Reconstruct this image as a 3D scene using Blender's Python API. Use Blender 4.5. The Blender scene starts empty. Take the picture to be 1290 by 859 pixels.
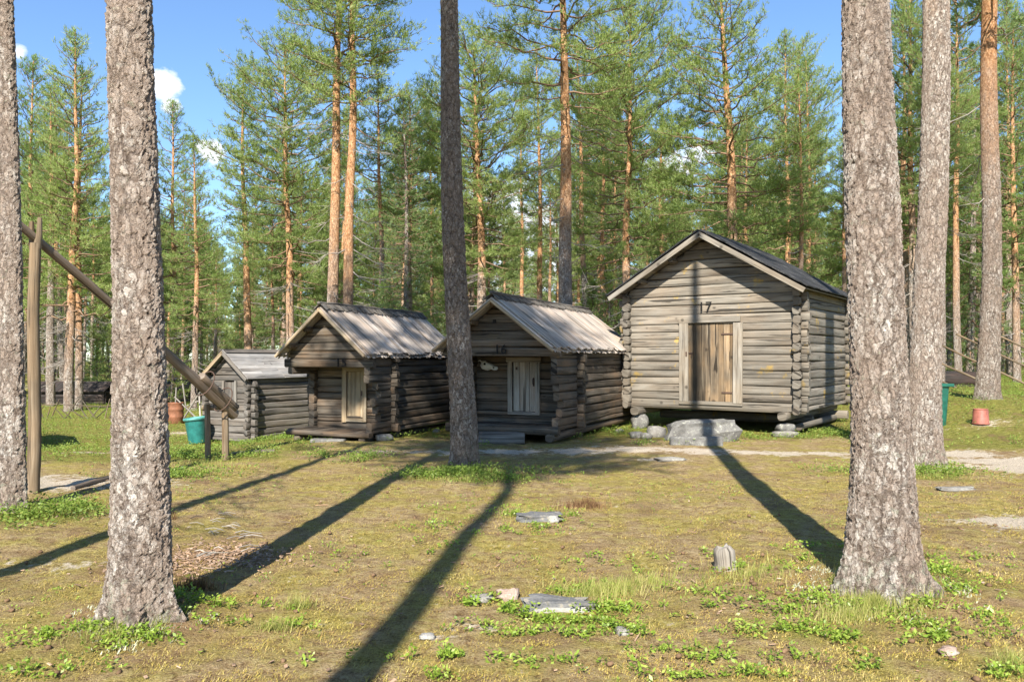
import bpy, math, random
import numpy as np
from mathutils import Vector, Matrix
from bpy.types import NodeSocket

rng = np.random.default_rng(11)
random.seed(11)
scene = bpy.context.scene
COL = scene.collection
R = math.radians

# ------------------------------------------------------------------ camera model
F = 1003.0
CAM_H = 1.6
PITCH = math.atan(20.5 / F)
SUN_EL = R(38.0)
SHX, SHY = 0.130, 0.9915            # horizontal direction in which shadows fall


def sstep(a, b, x):
    t = np.clip((x - a) / (b - a), 0, 1)
    return t * t * (3 - 2 * t)


def hsh(ix, iy, seed):
    n = (ix.astype(np.int64) * 374761393 + iy.astype(np.int64) * 668265263 + seed * 1442695041) & 0xFFFFFFFF
    n = ((n ^ (n >> 13)) * 1274126177) & 0xFFFFFFFF
    return ((n ^ (n >> 16)) & 0xFFFF) / 65535.0


def vnoise(x, y, seed=0):
    x = np.asarray(x, float); y = np.asarray(y, float)
    ix = np.floor(x); iy = np.floor(y)
    fx = x - ix; fy = y - iy
    fx = fx * fx * (3 - 2 * fx); fy = fy * fy * (3 - 2 * fy)
    a = hsh(ix, iy, seed); b = hsh(ix + 1, iy, seed); c = hsh(ix, iy + 1, seed); d = hsh(ix + 1, iy + 1, seed)
    return (a * (1 - fx) + b * fx) * (1 - fy) + (c * (1 - fx) + d * fx) * fy


def fbm(x, y, seed=0, o=4):
    s = 0; a = .5; t = 0
    for i in range(o):
        s = s + a * vnoise(x * 2 ** i, y * 2 ** i, seed + i * 7); t += a; a *= .5
    return s / t


MOUNDS = []     # (x, y, height, radius) little humps round the feet of the big trunks


def th(x, y):
    x = np.asarray(x, float); y = np.asarray(y, float)
    z = (fbm(x * .35, y * .35, 3, 3) - .5) * .10 + (fbm(x * 1.6, y * 1.6, 9, 3) - .5) * .035
    z = z - .42 * sstep(3.2, 7.0, -x) * sstep(12.5, 18, y)
    z = z + .66 * sstep(7.2, 11.0, x) * sstep(12.2, 18.5, y)
    for mx, my, mh, mr in MOUNDS:
        z = z + mh * np.exp(-((x - mx) ** 2 + (y - my) ** 2) / (mr * mr))
    return z


def ray(px, py):
    u = (px - 645.0) / F; v = (429.5 - py) / F
    c, s = math.cos(PITCH), math.sin(PITCH)
    return np.array([u, c - v * s, s + v * c])


def at(px, py, Y):
    d = ray(px, py)
    t = Y / d[1]
    return np.array([d[0] * t, Y, CAM_H + d[2] * t])


def gp(px, py):
    """ground point seen at a pixel of the photograph"""
    d = ray(px, py)
    z = 0.0
    for _ in range(30):
        t = (z - CAM_H) / d[2]
        z = .5 * z + .5 * float(th(d[0] * t, d[1] * t))
    return np.array([d[0] * t, d[1] * t, z])


# ------------------------------------------------------------------ objects
def tag(o, label=None, cat=None, group=None, kind=None):
    if label: o['label'] = label
    if cat: o['category'] = cat
    if group: o['group'] = group
    if kind: o['kind'] = kind
    return o


def empty(name, loc, rz=0.0):
    o = bpy.data.objects.new(name, None)
    o.empty_display_size = .2
    o.location = tuple(float(v) for v in loc)
    o.rotation_euler = (0, 0, rz)
    COL.objects.link(o)
    return o


def add_mesh(name, me, mat, parent=None, loc=None):
    o = bpy.data.objects.new(name, me)
    if mat and not me.materials: me.materials.append(mat)
    COL.objects.link(o)
    if parent is not None: o.parent = parent
    if loc is not None: o.location = tuple(float(v) for v in loc)
    return o


def np_mesh(name, V, Fc, smooth=False, attrs=None):
    """V (n,3), Fc (m,k) with one face size"""
    V = np.asarray(V, np.float32); Fc = np.asarray(Fc, np.int32)
    me = bpy.data.meshes.new(name)
    m, k = Fc.shape
    me.vertices.add(len(V)); me.vertices.foreach_set('co', V.ravel())
    me.loops.add(m * k); me.loops.foreach_set('vertex_index', Fc.ravel())
    me.polygons.add(m)
    me.polygons.foreach_set('loop_start', np.arange(0, m * k, k, dtype=np.int32))
    if smooth: me.polygons.foreach_set('use_smooth', np.ones(m, dtype=bool))
    me.update(calc_edges=True)
    for an, av in (attrs or {}).items():
        a = me.attributes.new(an, 'FLOAT', 'POINT')
        a.data.foreach_set('value', np.asarray(av, np.float32))
    return me


class MB:
    """collects shapes and links them as one mesh object, with uv and a per-piece tone"""
    def __init__(s):
        s.v = []; s.f = []; s.uv = []; s.t = []; s.sm = []

    def add(s, V, Fs, UV, tone, smooth=True):
        b = len(s.v)
        s.v += [tuple(map(float, p)) for p in V]
        for f, u in zip(Fs, UV):
            s.f.append([b + i for i in f]); s.uv += list(u); s.sm.append(smooth)
        s.t += [tone] * len(V)

    def loft(s, rings, us, vs, tone=None, caps=True, smooth=True, closed=True):
        """rings: list of (n,3) arrays; us: length coord per ring, vs: around coord"""
        tone = random.random() if tone is None else tone
        n = len(rings[0]); m = len(rings)
        ou, ov = random.uniform(0, 50), random.uniform(0, 50)
        V = np.vstack(rings); Fs = []; UV = []
        for i in range(m - 1):
            for j in range(n if closed else n - 1):
                k = (j + 1) % n
                Fs.append([i * n + j, i * n + k, (i + 1) * n + k, (i + 1) * n + j])
                v0 = vs[j]; v1 = vs[j + 1]
                UV.append([(us[i] + ou, v0 + ov), (us[i] + ou, v1 + ov), (us[i + 1] + ou, v1 + ov), (us[i + 1] + ou, v0 + ov)])
        s.add(V, Fs, UV, tone, smooth)
        if caps:
            for r, idx in ((rings[0], 0), (rings[-1], 1)):
                r = np.asarray(r); c = r.mean(0); b = len(s.v)
                VV = np.vstack([r, c[None]])
                fs = [[j, (j + 1) % n, n] if idx else [(j + 1) % n, j, n] for j in range(n)]
                e1 = r[0] - c; e1 = e1 / (np.linalg.norm(e1) + 1e-9)
                nn = np.cross(r[1] - c, r[0] - c); e2 = np.cross(nn, e1); e2 = e2 / (np.linalg.norm(e2) + 1e-9)
                uvf = [[((VV[q] - c) @ e1 * .25 + ou, (VV[q] - c) @ e2 * .35 + ov) for q in f] for f in fs]
                s.add(VV, fs, uvf, tone * .8, False)

    def tube(s, pts, rad, n=8, tone=None, caps=True, rough=.0):
        pts = np.asarray(pts, float); m = len(pts)
        rad = np.full(m, rad) if np.isscalar(rad) else np.asarray(rad, float)
        T = np.gradient(pts, axis=0); T /= np.linalg.norm(T, axis=1)[:, None] + 1e-12
        up = np.array([0, 0, 1.]) if abs(T[0, 2]) < .9 else np.array([1., 0, 0])
        rings = []; L = 0; us = []
        A = np.cross(up, T[0]); A /= np.linalg.norm(A)
        ang = np.linspace(0, 2 * np.pi, n, endpoint=False)
        for i in range(m):
            A = A - T[i] * (A @ T[i]); A /= np.linalg.norm(A)
            B = np.cross(T[i], A)
            rr = rad[i] * (1 + rough * (rng.random(n) - .5))
            rings.append(pts[i] + (np.cos(ang) * rr)[:, None] * A + (np.sin(ang) * rr)[:, None] * B)
            if i: L += np.linalg.norm(pts[i] - pts[i - 1])
            us.append(L)
        vs = np.linspace(0, 2 * np.pi * rad.mean(), n + 1)
        s.loft(rings, us, vs, tone, caps)

    def log(s, p0, p1, w, h, e=3.5, n=12, tone=None, seg=.22, wob=.006, up=(0, 0, 1), end=None, jit=.05):
        """hewn log: super-ellipse section w (sideways) by h (up); end=(a,b,scale,e) rounds the free ends"""
        p0 = np.asarray(p0, float); p1 = np.asarray(p1, float)
        d = p1 - p0; L = np.linalg.norm(d); d /= L
        up = np.asarray(up, float); sd = np.cross(d, up); sd /= np.linalg.norm(sd); up = np.cross(sd, d)
        m = max(3, int(L / seg) + 1)
        ts = np.linspace(0, L, m)
        ts = np.unique(np.concatenate([[0, .012], ts[1:-1], [L - .012, L]]))
        ang = np.linspace(0, 2 * np.pi, n, endpoint=False) + .2
        rings = []
        ph = rng.random(6) * 20
        for t in ts:
            k = .93 if (t == 0 or t == L) else 1.0
            ee = e; sc = 1.0
            c = np.sign(np.cos(ang)) * np.abs(np.cos(ang)) ** (2 / ee)
            q = np.sign(np.sin(ang)) * np.abs(np.sin(ang)) ** (2 / ee)
            jw = 1 + jit * (vnoise(ang * 1.3 + ph[0], np.full(n, t * 2.2 + ph[1])) - .5) * 2
            ww = w * .5 * k * (1 + .05 * math.sin(t * 2.3 + ph[2])); hh = h * .5 * k * (1 + .04 * math.sin(t * 1.7 + ph[3]))
            o = sd * (wob * math.sin(t * 1.9 + ph[4])) + up * (wob * math.sin(t * 1.3 + ph[5]))
            rings.append(p0 + d * t + o + (c * ww * jw)[:, None] * sd + (q * hh * jw)[:, None] * up)
        vs = np.linspace(0, 2 * (w + h), n + 1)
        s.loft(rings, list(ts), vs, tone)

    def box(s, c, size, rz=0.0, rx=0.0, ry=0.0, tone=None, bev=.006, M=None):
        """bevelled board: long axis decides the grain"""
        sx, sy, sz = [v * .5 for v in size]
        b = min(bev, sx * .4, sy * .4, sz * .4)
        M = M or (Matrix.Rotation(rz, 3, 'Z') @ Matrix.Rotation(ry, 3, 'Y') @ Matrix.Rotation(rx, 3, 'X'))
        M = np.array(M); ax = int(np.argmax(size))
        o = [(ax + 1) % 3, (ax + 2) % 3]; hs = [sx, sy, sz]
        prof = []
        a, q = hs[o[0]], hs[o[1]]
        for sg in ((1, 1), (-1, 1), (-1, -1), (1, -1)):
            e = [(sg[0] * a, sg[1] * (q - b)), (sg[0] * (a - b), sg[1] * q)]
            prof += e if sg[0] * sg[1] > 0 else e[::-1]
        L = hs[ax]; rings = []; us = []
        for t, k in ((-L, b), (-L + b, 0), (L - b, 0), (L, b)):
            r = []
            for (u, v) in prof:
                p = [0, 0, 0]; p[ax] = t
                p[o[0]] = u - math.copysign(k, u); p[o[1]] = v - math.copysign(k, v)
                r.append(M @ np.array(p) + np.asarray(c, float))
            rings.append(np.array(r)); us.append(t)
        per = 4 * (a + q)
        s.loft(rings, us, np.linspace(0, per, 9), tone, smooth=False)

    def blob(s, c, size, seed=0, n=14, m=9, rough=.25, e=2.6, rz=0.0, tone=None, fq=1.6):
        """rounded stone"""
        rings = []; cr, sr = math.cos(rz), math.sin(rz)
        for i in range(m):
            phi = -math.pi / 2 + math.pi * (i + .02) / (m - 1 + .04)
            r = []
            for j in range(n):
                a = 2 * math.pi * j / n
                x = math.copysign(abs(math.cos(phi)) ** (2 / e), 1) * math.copysign(abs(math.cos(a)) ** (2 / e), math.cos(a))
                y = math.copysign(abs(math.cos(phi)) ** (2 / e), 1) * math.copysign(abs(math.sin(a)) ** (2 / e), math.sin(a))
                z = math.copysign(abs(math.sin(phi)) ** (2 / e), math.sin(phi))
                k = 1 + rough * (float(vnoise(x * fq + seed * 3.1 + 9, y * fq + z * 1.7 * fq + 30 + seed)) - .5) * 2 \
                    + rough * .4 * (float(vnoise(x * 3.1 * fq + seed + 5, y * 3 * fq + z * 4.1 + 12)) - .5)
                X, Y, Z = x * size[0] / 2 * k, y * size[1] / 2 * k, z * size[2] / 2 * k
                r.append((c[0] + X * cr - Y * sr, c[1] + X * sr + Y * cr, c[2] + Z))
            rings.append(np.array(r))
        s.loft(rings, list(np.linspace(0, size[2], m)), np.linspace(0, 3 * size[0], n + 1), tone)

    def lathe(s, prof, n=28, tone=None, c=(0, 0, 0)):
        ang = np.linspace(0, 2 * np.pi, n, endpoint=False)
        rings = [np.stack([c[0] + r * np.cos(ang), c[1] + r * np.sin(ang), np.full(n, c[2] + z)], 1) for r, z in prof]
        s.loft(rings, [z for r, z in prof], np.linspace(0, 2, n + 1), tone)

    def build(s, name, mat, parent=None, loc=None):
        me = bpy.data.meshes.new(name)
        me.from_pydata(s.v, [], s.f)
        uvl = me.uv_layers.new(name='UVMap')
        uvl.data.foreach_set('uv', np.asarray(s.uv, np.float32).ravel())
        a = me.attributes.new('tone', 'FLOAT', 'POINT'); a.data.foreach_set('value', np.asarray(s.t, np.float32))
        me.polygons.foreach_set('use_smooth', s.sm)
        me.update()
        return add_mesh(name, me, mat, parent, loc)


# ------------------------------------------------------------------ materials
def N(nt, typ, ins=None, **props):
    n = nt.nodes.new(typ)
    for k, v in props.items(): setattr(n, k, v)
    for k, v in (ins or {}).items():
        sock = n.inputs[k]
        if isinstance(v, NodeSocket): nt.links.new(v, sock)
        else: sock.default_value = v
    return n


def new_mat(name):
    m = bpy.data.materials.new(name); m.use_nodes = True
    nt = m.node_tree; nt.nodes.clear()
    out = nt.nodes.new('ShaderNodeOutputMaterial')
    return m, nt, out


def ramp(nt, fac, stops, interp='LINEAR'):
    n = nt.nodes.new('ShaderNodeValToRGB'); cr = n.color_ramp; cr.interpolation = interp
    while len(cr.elements) < len(stops): cr.elements.new(.5)
    for e, (p, c) in zip(cr.elements, stops):
        e.position = p
        e.color = (c, c, c, 1) if np.isscalar(c) else (*c, 1)
    nt.links.new(fac, n.inputs[0])
    return n.outputs['Color']


def mth(nt, op, a, b=0.0, c=0.0, clamp=False):
    n = N(nt, 'ShaderNodeMath', {0: a, 1: b, 2: c}, operation=op); n.use_clamp = clamp
    return n.outputs[0]


def vmul(nt, v, s):
    return N(nt, 'ShaderNodeVectorMath', {0: v, 1: s}, operation='MULTIPLY').outputs[0]


def noise(nt, vec, scale, detail=4, rough=.55, dist=0.0, out=0):
    return N(nt, 'ShaderNodeTexNoise', {'Vector': vec, 'Scale': scale, 'Detail': detail, 'Roughness': rough, 'Distortion': dist}).outputs[out]


def mix(nt, fac, a, b, blend='MIX'):
    n = nt.nodes.new('ShaderNodeMix'); n.data_type = 'RGBA'; n.blend_type = blend
    for k, v in ((0, fac), (6, a), (7, b)):
        if isinstance(v, NodeSocket): nt.links.new(v, n.inputs[k])
        elif k == 0: n.inputs[0].default_value = v
        else: n.inputs[k].default_value = (*v, 1) if len(v) == 3 else v
    return n.outputs[2]


def bsdf(nt, out, col, rough=.85, normal=None, spec=.3, **kw):
    ins = {'Base Color': col, 'Roughness': rough, 'Specular IOR Level': spec}
    if normal is not None: ins['Normal'] = normal
    b = N(nt, 'ShaderNodeBsdfPrincipled', ins)
    nt.links.new(b.outputs[0], out.inputs['Surface'])
    return b


def bump(nt, h, strength, dist, normal=None):
    ins = {'Height': h, 'Strength': strength, 'Distance': dist}
    if normal is not None: ins['Normal'] = normal
    return N(nt, 'ShaderNodeBump', ins).outputs[0]


def attr(nt, name, typ='GEOMETRY'):
    return N(nt, 'ShaderNodeAttribute', attribute_name=name, attribute_type=typ).outputs['Fac']


def wood(name, dark, mid, light, warm=(.30, .17, .08), warm_amt=.3, lichen=0.0, bumpd=.006, tone_lo=.62, tone_hi=1.25, crack=1.0):
    m, nt, out = new_mat(name)
    uv = N(nt, 'ShaderNodeUVMap', uv_map='UVMap').outputs[0]
    g1a = noise(nt, vmul(nt, uv, (1.1, 42, 1)), 1.0, 6, .6, .35)
    g1b = noise(nt, vmul(nt, uv, (.7, 13, 1)), 1.0, 4, .65, .5)
    g1 = mth(nt, 'MULTIPLY_ADD', g1a, .55, mth(nt, 'MULTIPLY', g1b, .45))
    g2 = noise(nt, vmul(nt, uv, (3.2, 120, 1)), 1.0, 3, .6)
    big = noise(nt, vmul(nt, uv, (.9, 2.5, 1)), 1.0, 3, .55)
    obj = N(nt, 'ShaderNodeTexCoord').outputs['Object']
    blot = noise(nt, obj, 1.3, 3, .6)
    tone = attr(nt, 'tone')
    col = ramp(nt, g1, [(.34, dark), (.5, mid), (.66, light)])
    wf = mth(nt, 'MULTIPLY', ramp(nt, mth(nt, 'MULTIPLY_ADD', big, .6, mth(nt, 'MULTIPLY', blot, .5)), [(.50, 0), (.66, 1)]), warm_amt)
    col = mix(nt, wf, col, mix(nt, g1, tuple(c * .6 for c in warm), tuple(min(1, c * 1.5) for c in warm)))
    if lichen > 0:
        lf = mth(nt, 'MULTIPLY', ramp(nt, noise(nt, obj, 2.1, 5, .7), [(.60, 0), (.68, 1)]), lichen)
        col = mix(nt, lf, col, (.42, .27, .04))
    tm = N(nt, 'ShaderNodeMapRange', {0: tone, 3: tone_lo, 4: tone_hi}).outputs[0]
    tm2 = mth(nt, 'MULTIPLY', tm, N(nt, 'ShaderNodeMapRange', {0: blot, 1: .3, 2: .7, 3: .8, 4: 1.15}).outputs[0])
    col = mix(nt, 1.0, col, N(nt, 'ShaderNodeCombineXYZ', {0: tm2, 1: tm2, 2: tm2}).outputs[0], 'MULTIPLY')
    ck = ramp(nt, noise(nt, vmul(nt, uv, (.55, 30, 1)), 1.0, 4, .55, .6), [(.375, 0), (.405, 1)])
    col = mix(nt, mth(nt, 'MULTIPLY', mth(nt, 'SUBTRACT', 1.0, ck), .85 * crack), col, tuple(c * .22 for c in dark))
    kd = N(nt, 'ShaderNodeTexVoronoi', {'Vector': vmul(nt, uv, (2.2, 5.5, 1)), 'Scale': 1.0}).outputs['Distance']
    col = mix(nt, ramp(nt, kd, [(.05, .75), (.11, 0)]), col, tuple(c * .5 for c in dark))
    h = mth(nt, 'ADD', mth(nt, 'MULTIPLY', g1, .6), mth(nt, 'MULTIPLY_ADD', g2, .35, mth(nt, 'MULTIPLY', ck, 1.2 * crack)))
    bsdf(nt, out, col, .82, bump(nt, h, .8, bumpd), .25)
    return m


def bark_mat(name, displace=0.0, scale=1.0, near=False):
    """flaky pine bark, grey plates low on the stem and orange above object property 'orange'"""
    m, nt, out = new_mat(name)
    obj = N(nt, 'ShaderNodeTexCoord').outputs['Object']
    warp = noise(nt, obj, 13 * scale, 5, .7, out=1)
    v0 = N(nt, 'ShaderNodeVectorMath', {0: obj, 1: vmul(nt, N(nt, 'ShaderNodeVectorMath', {0: warp, 1: (.5, .5, .5)}, operation='SUBTRACT').outputs[0], (.085 / scale, .085 / scale, .11 / scale))}, operation='ADD').outputs[0]
    v = vmul(nt, v0, (1, 1, .5))
    ed = N(nt, 'ShaderNodeTexVoronoi', {'Vector': v, 'Scale': 30 * scale}, feature='DISTANCE_TO_EDGE').outputs['Distance']
    cel = N(nt, 'ShaderNodeTexVoronoi', {'Vector': v, 'Scale': 30 * scale}, feature='F1')
    crand = N(nt, 'ShaderNodeSeparateColor', {0: cel.outputs['Color']})
    v2 = vmul(nt, v0, (1, 1, .62))
    fl = N(nt, 'ShaderNodeTexVoronoi', {'Vector': v2, 'Scale': 70 * scale}, feature='F1')
    frand = N(nt, 'ShaderNodeSeparateColor', {0: fl.outputs['Color']}).outputs[0]
    fine = noise(nt, v0, 85 * scale, 5, .7)
    big = noise(nt, vmul(nt, obj, (1, 1, .5)), 3.0, 4, .6)
    crack = ramp(nt, mth(nt, 'MULTIPLY_ADD', fine, .10, ed), [(.04, 0), (.15, 1)])
    h = mth(nt, 'MULTIPLY_ADD', crack, .22, mth(nt, 'MULTIPLY', mth(nt, 'MULTIPLY', crand.outputs[0], crack), .42))
    h = mth(nt, 'MULTIPLY_ADD', frand, .30, h)
    h = mth(nt, 'MULTIPLY_ADD', fine, .85, h)
    pit = ramp(nt, mth(nt, 'MULTIPLY_ADD', fine, .35, frand), [(.20, 1), (.29, 0)])
    ed2 = N(nt, 'ShaderNodeTexVoronoi', {'Vector': vmul(nt, v0, (1, 1, .34)), 'Scale': 12 * scale}, feature='DISTANCE_TO_EDGE').outputs['Distance']
    fur = ramp(nt, mth(nt, 'MULTIPLY_ADD', fine, .16, ed2), [(.07, 1), (.17, 0)])
    h = mth(nt, 'MULTIPLY_ADD', pit, -.35, h)
    h = mth(nt, 'MULTIPLY_ADD', fur, -.55, h)
    rib = noise(nt, vmul(nt, obj, (26, 26, 3.2)), 1.0, 4, .6, .6)
    ribw = N(nt, 'ShaderNodeMapRange', {0: N(nt, 'ShaderNodeSeparateXYZ', {0: obj}).outputs[2], 1: .5, 2: 1.6, 3: 1.0, 4: .25}).outputs[0]
    h = mth(nt, 'MULTIPLY_ADD', mth(nt, 'MULTIPLY', rib, ribw), .9, h)
    g = ramp(nt, mth(nt, 'MULTIPLY_ADD', crand.outputs[1], .42, mth(nt, 'MULTIPLY_ADD', frand, .30, mth(nt, 'MULTIPLY', fine, .40))),
             [(.24, (.12, .092, .075)), (.42, (.30, .245, .205)), (.60, (.47, .41, .36)), (.80, (.70, .66, .60))])
    pink = mix(nt, ramp(nt, big, [(.36, 0.1), (.6, .85)]), g, mix(nt, fine, (.24, .175, .135), (.47, .375, .305)))
    # mottled lichen, thickest at the foot
    sep = N(nt, 'ShaderNodeSeparateXYZ', {0: obj})
    low = N(nt, 'ShaderNodeMapRange', {0: sep.outputs[2], 1: .0, 2: .35, 3: .12, 4: 0.0}).outputs[0]
    ln = mth(nt, 'ADD', noise(nt, v0, 16, 5, .7), low)
    lich = mth(nt, 'MULTIPLY', ramp(nt, ln, [(.60, 0), (.68, 1)]), .75)
    grey = mix(nt, lich, pink, mix(nt, fine, (.22, .235, .165), (.52, .52, .42)))
    # orange upper stem
    ofl = ramp(nt, mth(nt, 'MULTIPLY_ADD', crand.outputs[2], .35, mth(nt, 'MULTIPLY_ADD', fine, .5, mth(nt, 'MULTIPLY', frand, .25))),
               [(.25, (.17, .08, .04)), (.5, (.40, .20, .09)), (.78, (.60, .38, .22))])
    oz = attr(nt, 'orange', 'OBJECT')
    of = N(nt, 'ShaderNodeMapRange', {0: mth(nt, 'ADD', mth(nt, 'SUBTRACT', sep.outputs[2], oz), mth(nt, 'MULTIPLY', mth(nt, 'SUBTRACT', big, .5), 4.0)), 1: -1.6, 2: 2.4}, clamp=True).outputs[0]
    col = mix(nt, of, grey, ofl)
    col = mix(nt, mth(nt, 'MULTIPLY', mth(nt, 'SUBTRACT', 1.0, crack), N(nt, 'ShaderNodeMapRange', {0: of, 3: .48, 4: .3}).outputs[0]), col, (.075, .055, .043))
    col = mix(nt, mth(nt, 'MULTIPLY', pit, N(nt, 'ShaderNodeMapRange', {0: of, 3: .6, 4: .25}).outputs[0]), col, (.085, .062, .05))  # dark tint paints the shadow lying in the pits between flakes
    col = mix(nt, mth(nt, 'MULTIPLY', fur, N(nt, 'ShaderNodeMapRange', {0: of, 3: .68, 4: .1}).outputs[0]), col, (.12, .088, .068))
    sh = N(nt, 'ShaderNodeMapRange', {0: of, 3: 1.0, 4: .35}).outputs[0]
    h = mth(nt, 'MULTIPLY', h, sh)
    if displace > 0:
        d = N(nt, 'ShaderNodeDisplacement', {'Height': h, 'Midlevel': 1.0, 'Scale': displace})
        nt.links.new(d.outputs[0], out.inputs['Displacement'])
        dk = mth(nt, 'SUBTRACT', 1.0, attr(nt, 'bark_and_shade_dark', 'OBJECT'))
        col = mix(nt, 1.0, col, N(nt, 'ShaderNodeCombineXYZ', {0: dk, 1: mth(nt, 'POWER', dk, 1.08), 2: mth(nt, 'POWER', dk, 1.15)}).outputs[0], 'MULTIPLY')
        m.displacement_method = 'BOTH'
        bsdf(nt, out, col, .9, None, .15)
    else:
        bsdf(nt, out, col, .9, bump(nt, h, 1.0, .03), .15)
    return m


def leaf_mat(name, stops, trans=.35, rough=.55, spec=.25, var=.5):
    m, nt, out = new_mat(name)
    t = attr(nt, 'tone')
    oi = N(nt, 'ShaderNodeObjectInfo').outputs['Random']
    col = ramp(nt, t, stops)
    k = N(nt, 'ShaderNodeMapRange', {0: oi, 3: 1 - var * .5, 4: 1 + var * .5}).outputs[0]
    col = mix(nt, 1.0, col, N(nt, 'ShaderNodeCombineXYZ', {0: k, 1: mth(nt, 'MULTIPLY_ADD', k, .7, .3), 2: k}).outputs[0], 'MULTIPLY')
    b = N(nt, 'ShaderNodeBsdfPrincipled', {'Base Color': col, 'Roughness': rough, 'Specular IOR Level': spec})
    tr = N(nt, 'ShaderNodeBsdfTranslucent', {'Color': mix(nt, 1.0, col, (1.35, 1.5, .7), 'MULTIPLY')})
    ms = N(nt, 'ShaderNodeMixShader', {0: trans, 1: b.outputs[0], 2: tr.outputs[0]})
    nt.links.new(ms.outputs[0], out.inputs['Surface'])
    return m


def stone_mat(name, c0, c1, c2, sc=6.0, lich=(.38, .38, .32)):
    m, nt, out = new_mat(name)
    obj = N(nt, 'ShaderNodeTexCoord').outputs['Object']
    a = noise(nt, obj, sc, 6, .65); b = noise(nt, obj, sc * 9, 4, .7)
    col = ramp(nt, mth(nt, 'MULTIPLY_ADD', b, .45, mth(nt, 'MULTIPLY', a, .6)), [(.35, c0), (.52, c1), (.7, c2)])
    col = mix(nt, mth(nt, 'MULTIPLY', ramp(nt, noise(nt, obj, sc * 2.2, 5, .7), [(.56, 0), (.64, 1)]), .6), col, lich)
    bsdf(nt, out, col, .88, bump(nt, mth(nt, 'MULTIPLY_ADD', b, .4, a), .8, .03), .25)
    return m


def plain_mat(name, col, rough=.5, spec=.4, grime=.35, metallic=0.0):
    m, nt, out = new_mat(name)
    obj = N(nt, 'ShaderNodeTexCoord').outputs['Object']
    a = noise(nt, obj, 7, 5, .65); b = noise(nt, obj, 50, 3, .6)
    k = ramp(nt, mth(nt, 'MULTIPLY_ADD', b, .3, mth(nt, 'MULTIPLY', a, .75)), [(.35, tuple(c * (1 - grime) for c in col)), (.62, col)])
    p = bsdf(nt, out, k, rough, bump(nt, a, .25, .01), spec)
    p.inputs['Metallic'].default_value = metallic
    return m


M = {}
M['log_pale'] = wood('weathered_pale_logs', (0.081, 0.068, 0.054), (0.185, 0.163, 0.133), (0.279, 0.253, 0.215), (0.148, 0.102, 0.064), .35, .6)
M['log_dark'] = wood('weathered_brown_logs', (0.032, 0.026, 0.019), (0.091, 0.074, 0.057), (0.182, 0.157, 0.128), (0.148, 0.089, 0.049), .55, .05)
M['log_grey'] = wood('weathered_grey_logs', (0.051, 0.044, 0.038), (0.132, 0.119, 0.106), (0.246, 0.230, 0.208), (0.170, 0.119, 0.076), .25, .0)
M['door_striped'] = wood('old_door_planks', (0.049, 0.035, 0.023), (0.140, 0.108, 0.074), (0.296, 0.244, 0.176), (0.250, 0.159, 0.081), .6, 0, .004, .35, 1.35)
M['door_honey'] = wood('honey_door_planks', (0.126, 0.089, 0.055), (0.272, 0.214, 0.140), (0.401, 0.342, 0.260), (0.328, 0.218, 0.114), .5, 0, .003, .8, 1.15, .6)
M['door_silver'] = wood('silver_door_planks', (0.128, 0.102, 0.076), (0.323, 0.281, 0.230), (0.468, 0.425, 0.365), (0.281, 0.153, 0.076), .35, 0, .003, .75, 1.15, .7)
M['frame_pale'] = wood('pale_frame_boards', (0.084, 0.067, 0.050), (0.201, 0.179, 0.148), (0.301, 0.279, 0.246), (0.201, 0.145, 0.089), .35, 0, .003, .8, 1.15, .7)
M['plank_roof'] = wood('silver_roof_planks', (0.201, 0.168, 0.140), (0.417, 0.362, 0.318), (0.595, 0.540, 0.485), (0.379, 0.246, 0.146), .4, 0, .004, .68, 1.18, .8)
M['shingle_roof'] = wood('grey_shingle_boards', (0.126, 0.120, 0.116), (0.266, 0.257, 0.249), (0.393, 0.379, 0.365), (0.211, 0.155, 0.105), .25, 0, .004, .75, 1.15, .7)
M['pole'] = wood('barked_pole_wood', (0.063, 0.044, 0.028), (0.148, 0.109, 0.070), (0.253, 0.201, 0.141), (0.197, 0.120, 0.060), .4, 0, .004, .8, 1.15, .7)
M['pole_grey'] = wood('grey_pole_wood', (0.067, 0.052, 0.041), (0.169, 0.136, 0.111), (0.276, 0.240, 0.204), (0.232, 0.153, 0.088), .4, 0, .005, .75, 1.2)
M['stick'] = wood('bleached_stick_wood', (0.120, 0.104, 0.088), (0.264, 0.240, 0.208), (0.400, 0.368, 0.328), (0.320, 0.240, 0.160), .2, 0, .003)
M['barge_warm'] = wood('warm_barge_pole', (0.150, 0.102, 0.058), (0.286, 0.218, 0.142), (0.394, 0.319, 0.231), (0.286, 0.190, 0.102), .4, 0, .003, .8, 1.15, .5)
M['tarred'] = wood('tarred_boards', (.012, .010, .010), (.035, .03, .028), (.07, .06, .055), (.06, .03, .02), .4)
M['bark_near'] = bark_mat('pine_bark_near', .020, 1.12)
M['bark'] = bark_mat('pine_bark')
M['needles'] = leaf_mat('pine_needles', [(0, (0.116, 0.157, 0.052)), (.5, (0.197, 0.261, 0.080)), (1, (0.288, 0.349, 0.131))], .42)
M['needles_blue'] = leaf_mat('blue_green_needles', [(0, (0.074, 0.117, 0.052)), (.5, (0.137, 0.197, 0.078)), (1, (0.205, 0.265, 0.109))], .38)
M['far_needles'] = leaf_mat('far_needles', [(0, (0.124, 0.160, 0.073)), (.5, (0.201, 0.252, 0.113)), (1, (0.274, 0.324, 0.159))], .42)
M['limb'] = plain_mat('limb_bark', (.23, .15, .10), .9, .1, .45)
M['dead_limb'] = plain_mat('dead_twigs', (.30, .265, .235), .9, .1, .35)
M['berry'] = leaf_mat('lingonberry_leaves', [(0, (0.082, 0.139, 0.016)), (.5, (0.205, 0.295, 0.037)), (1, (0.344, 0.410, 0.082))], .35, .4, .35, 0)
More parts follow.
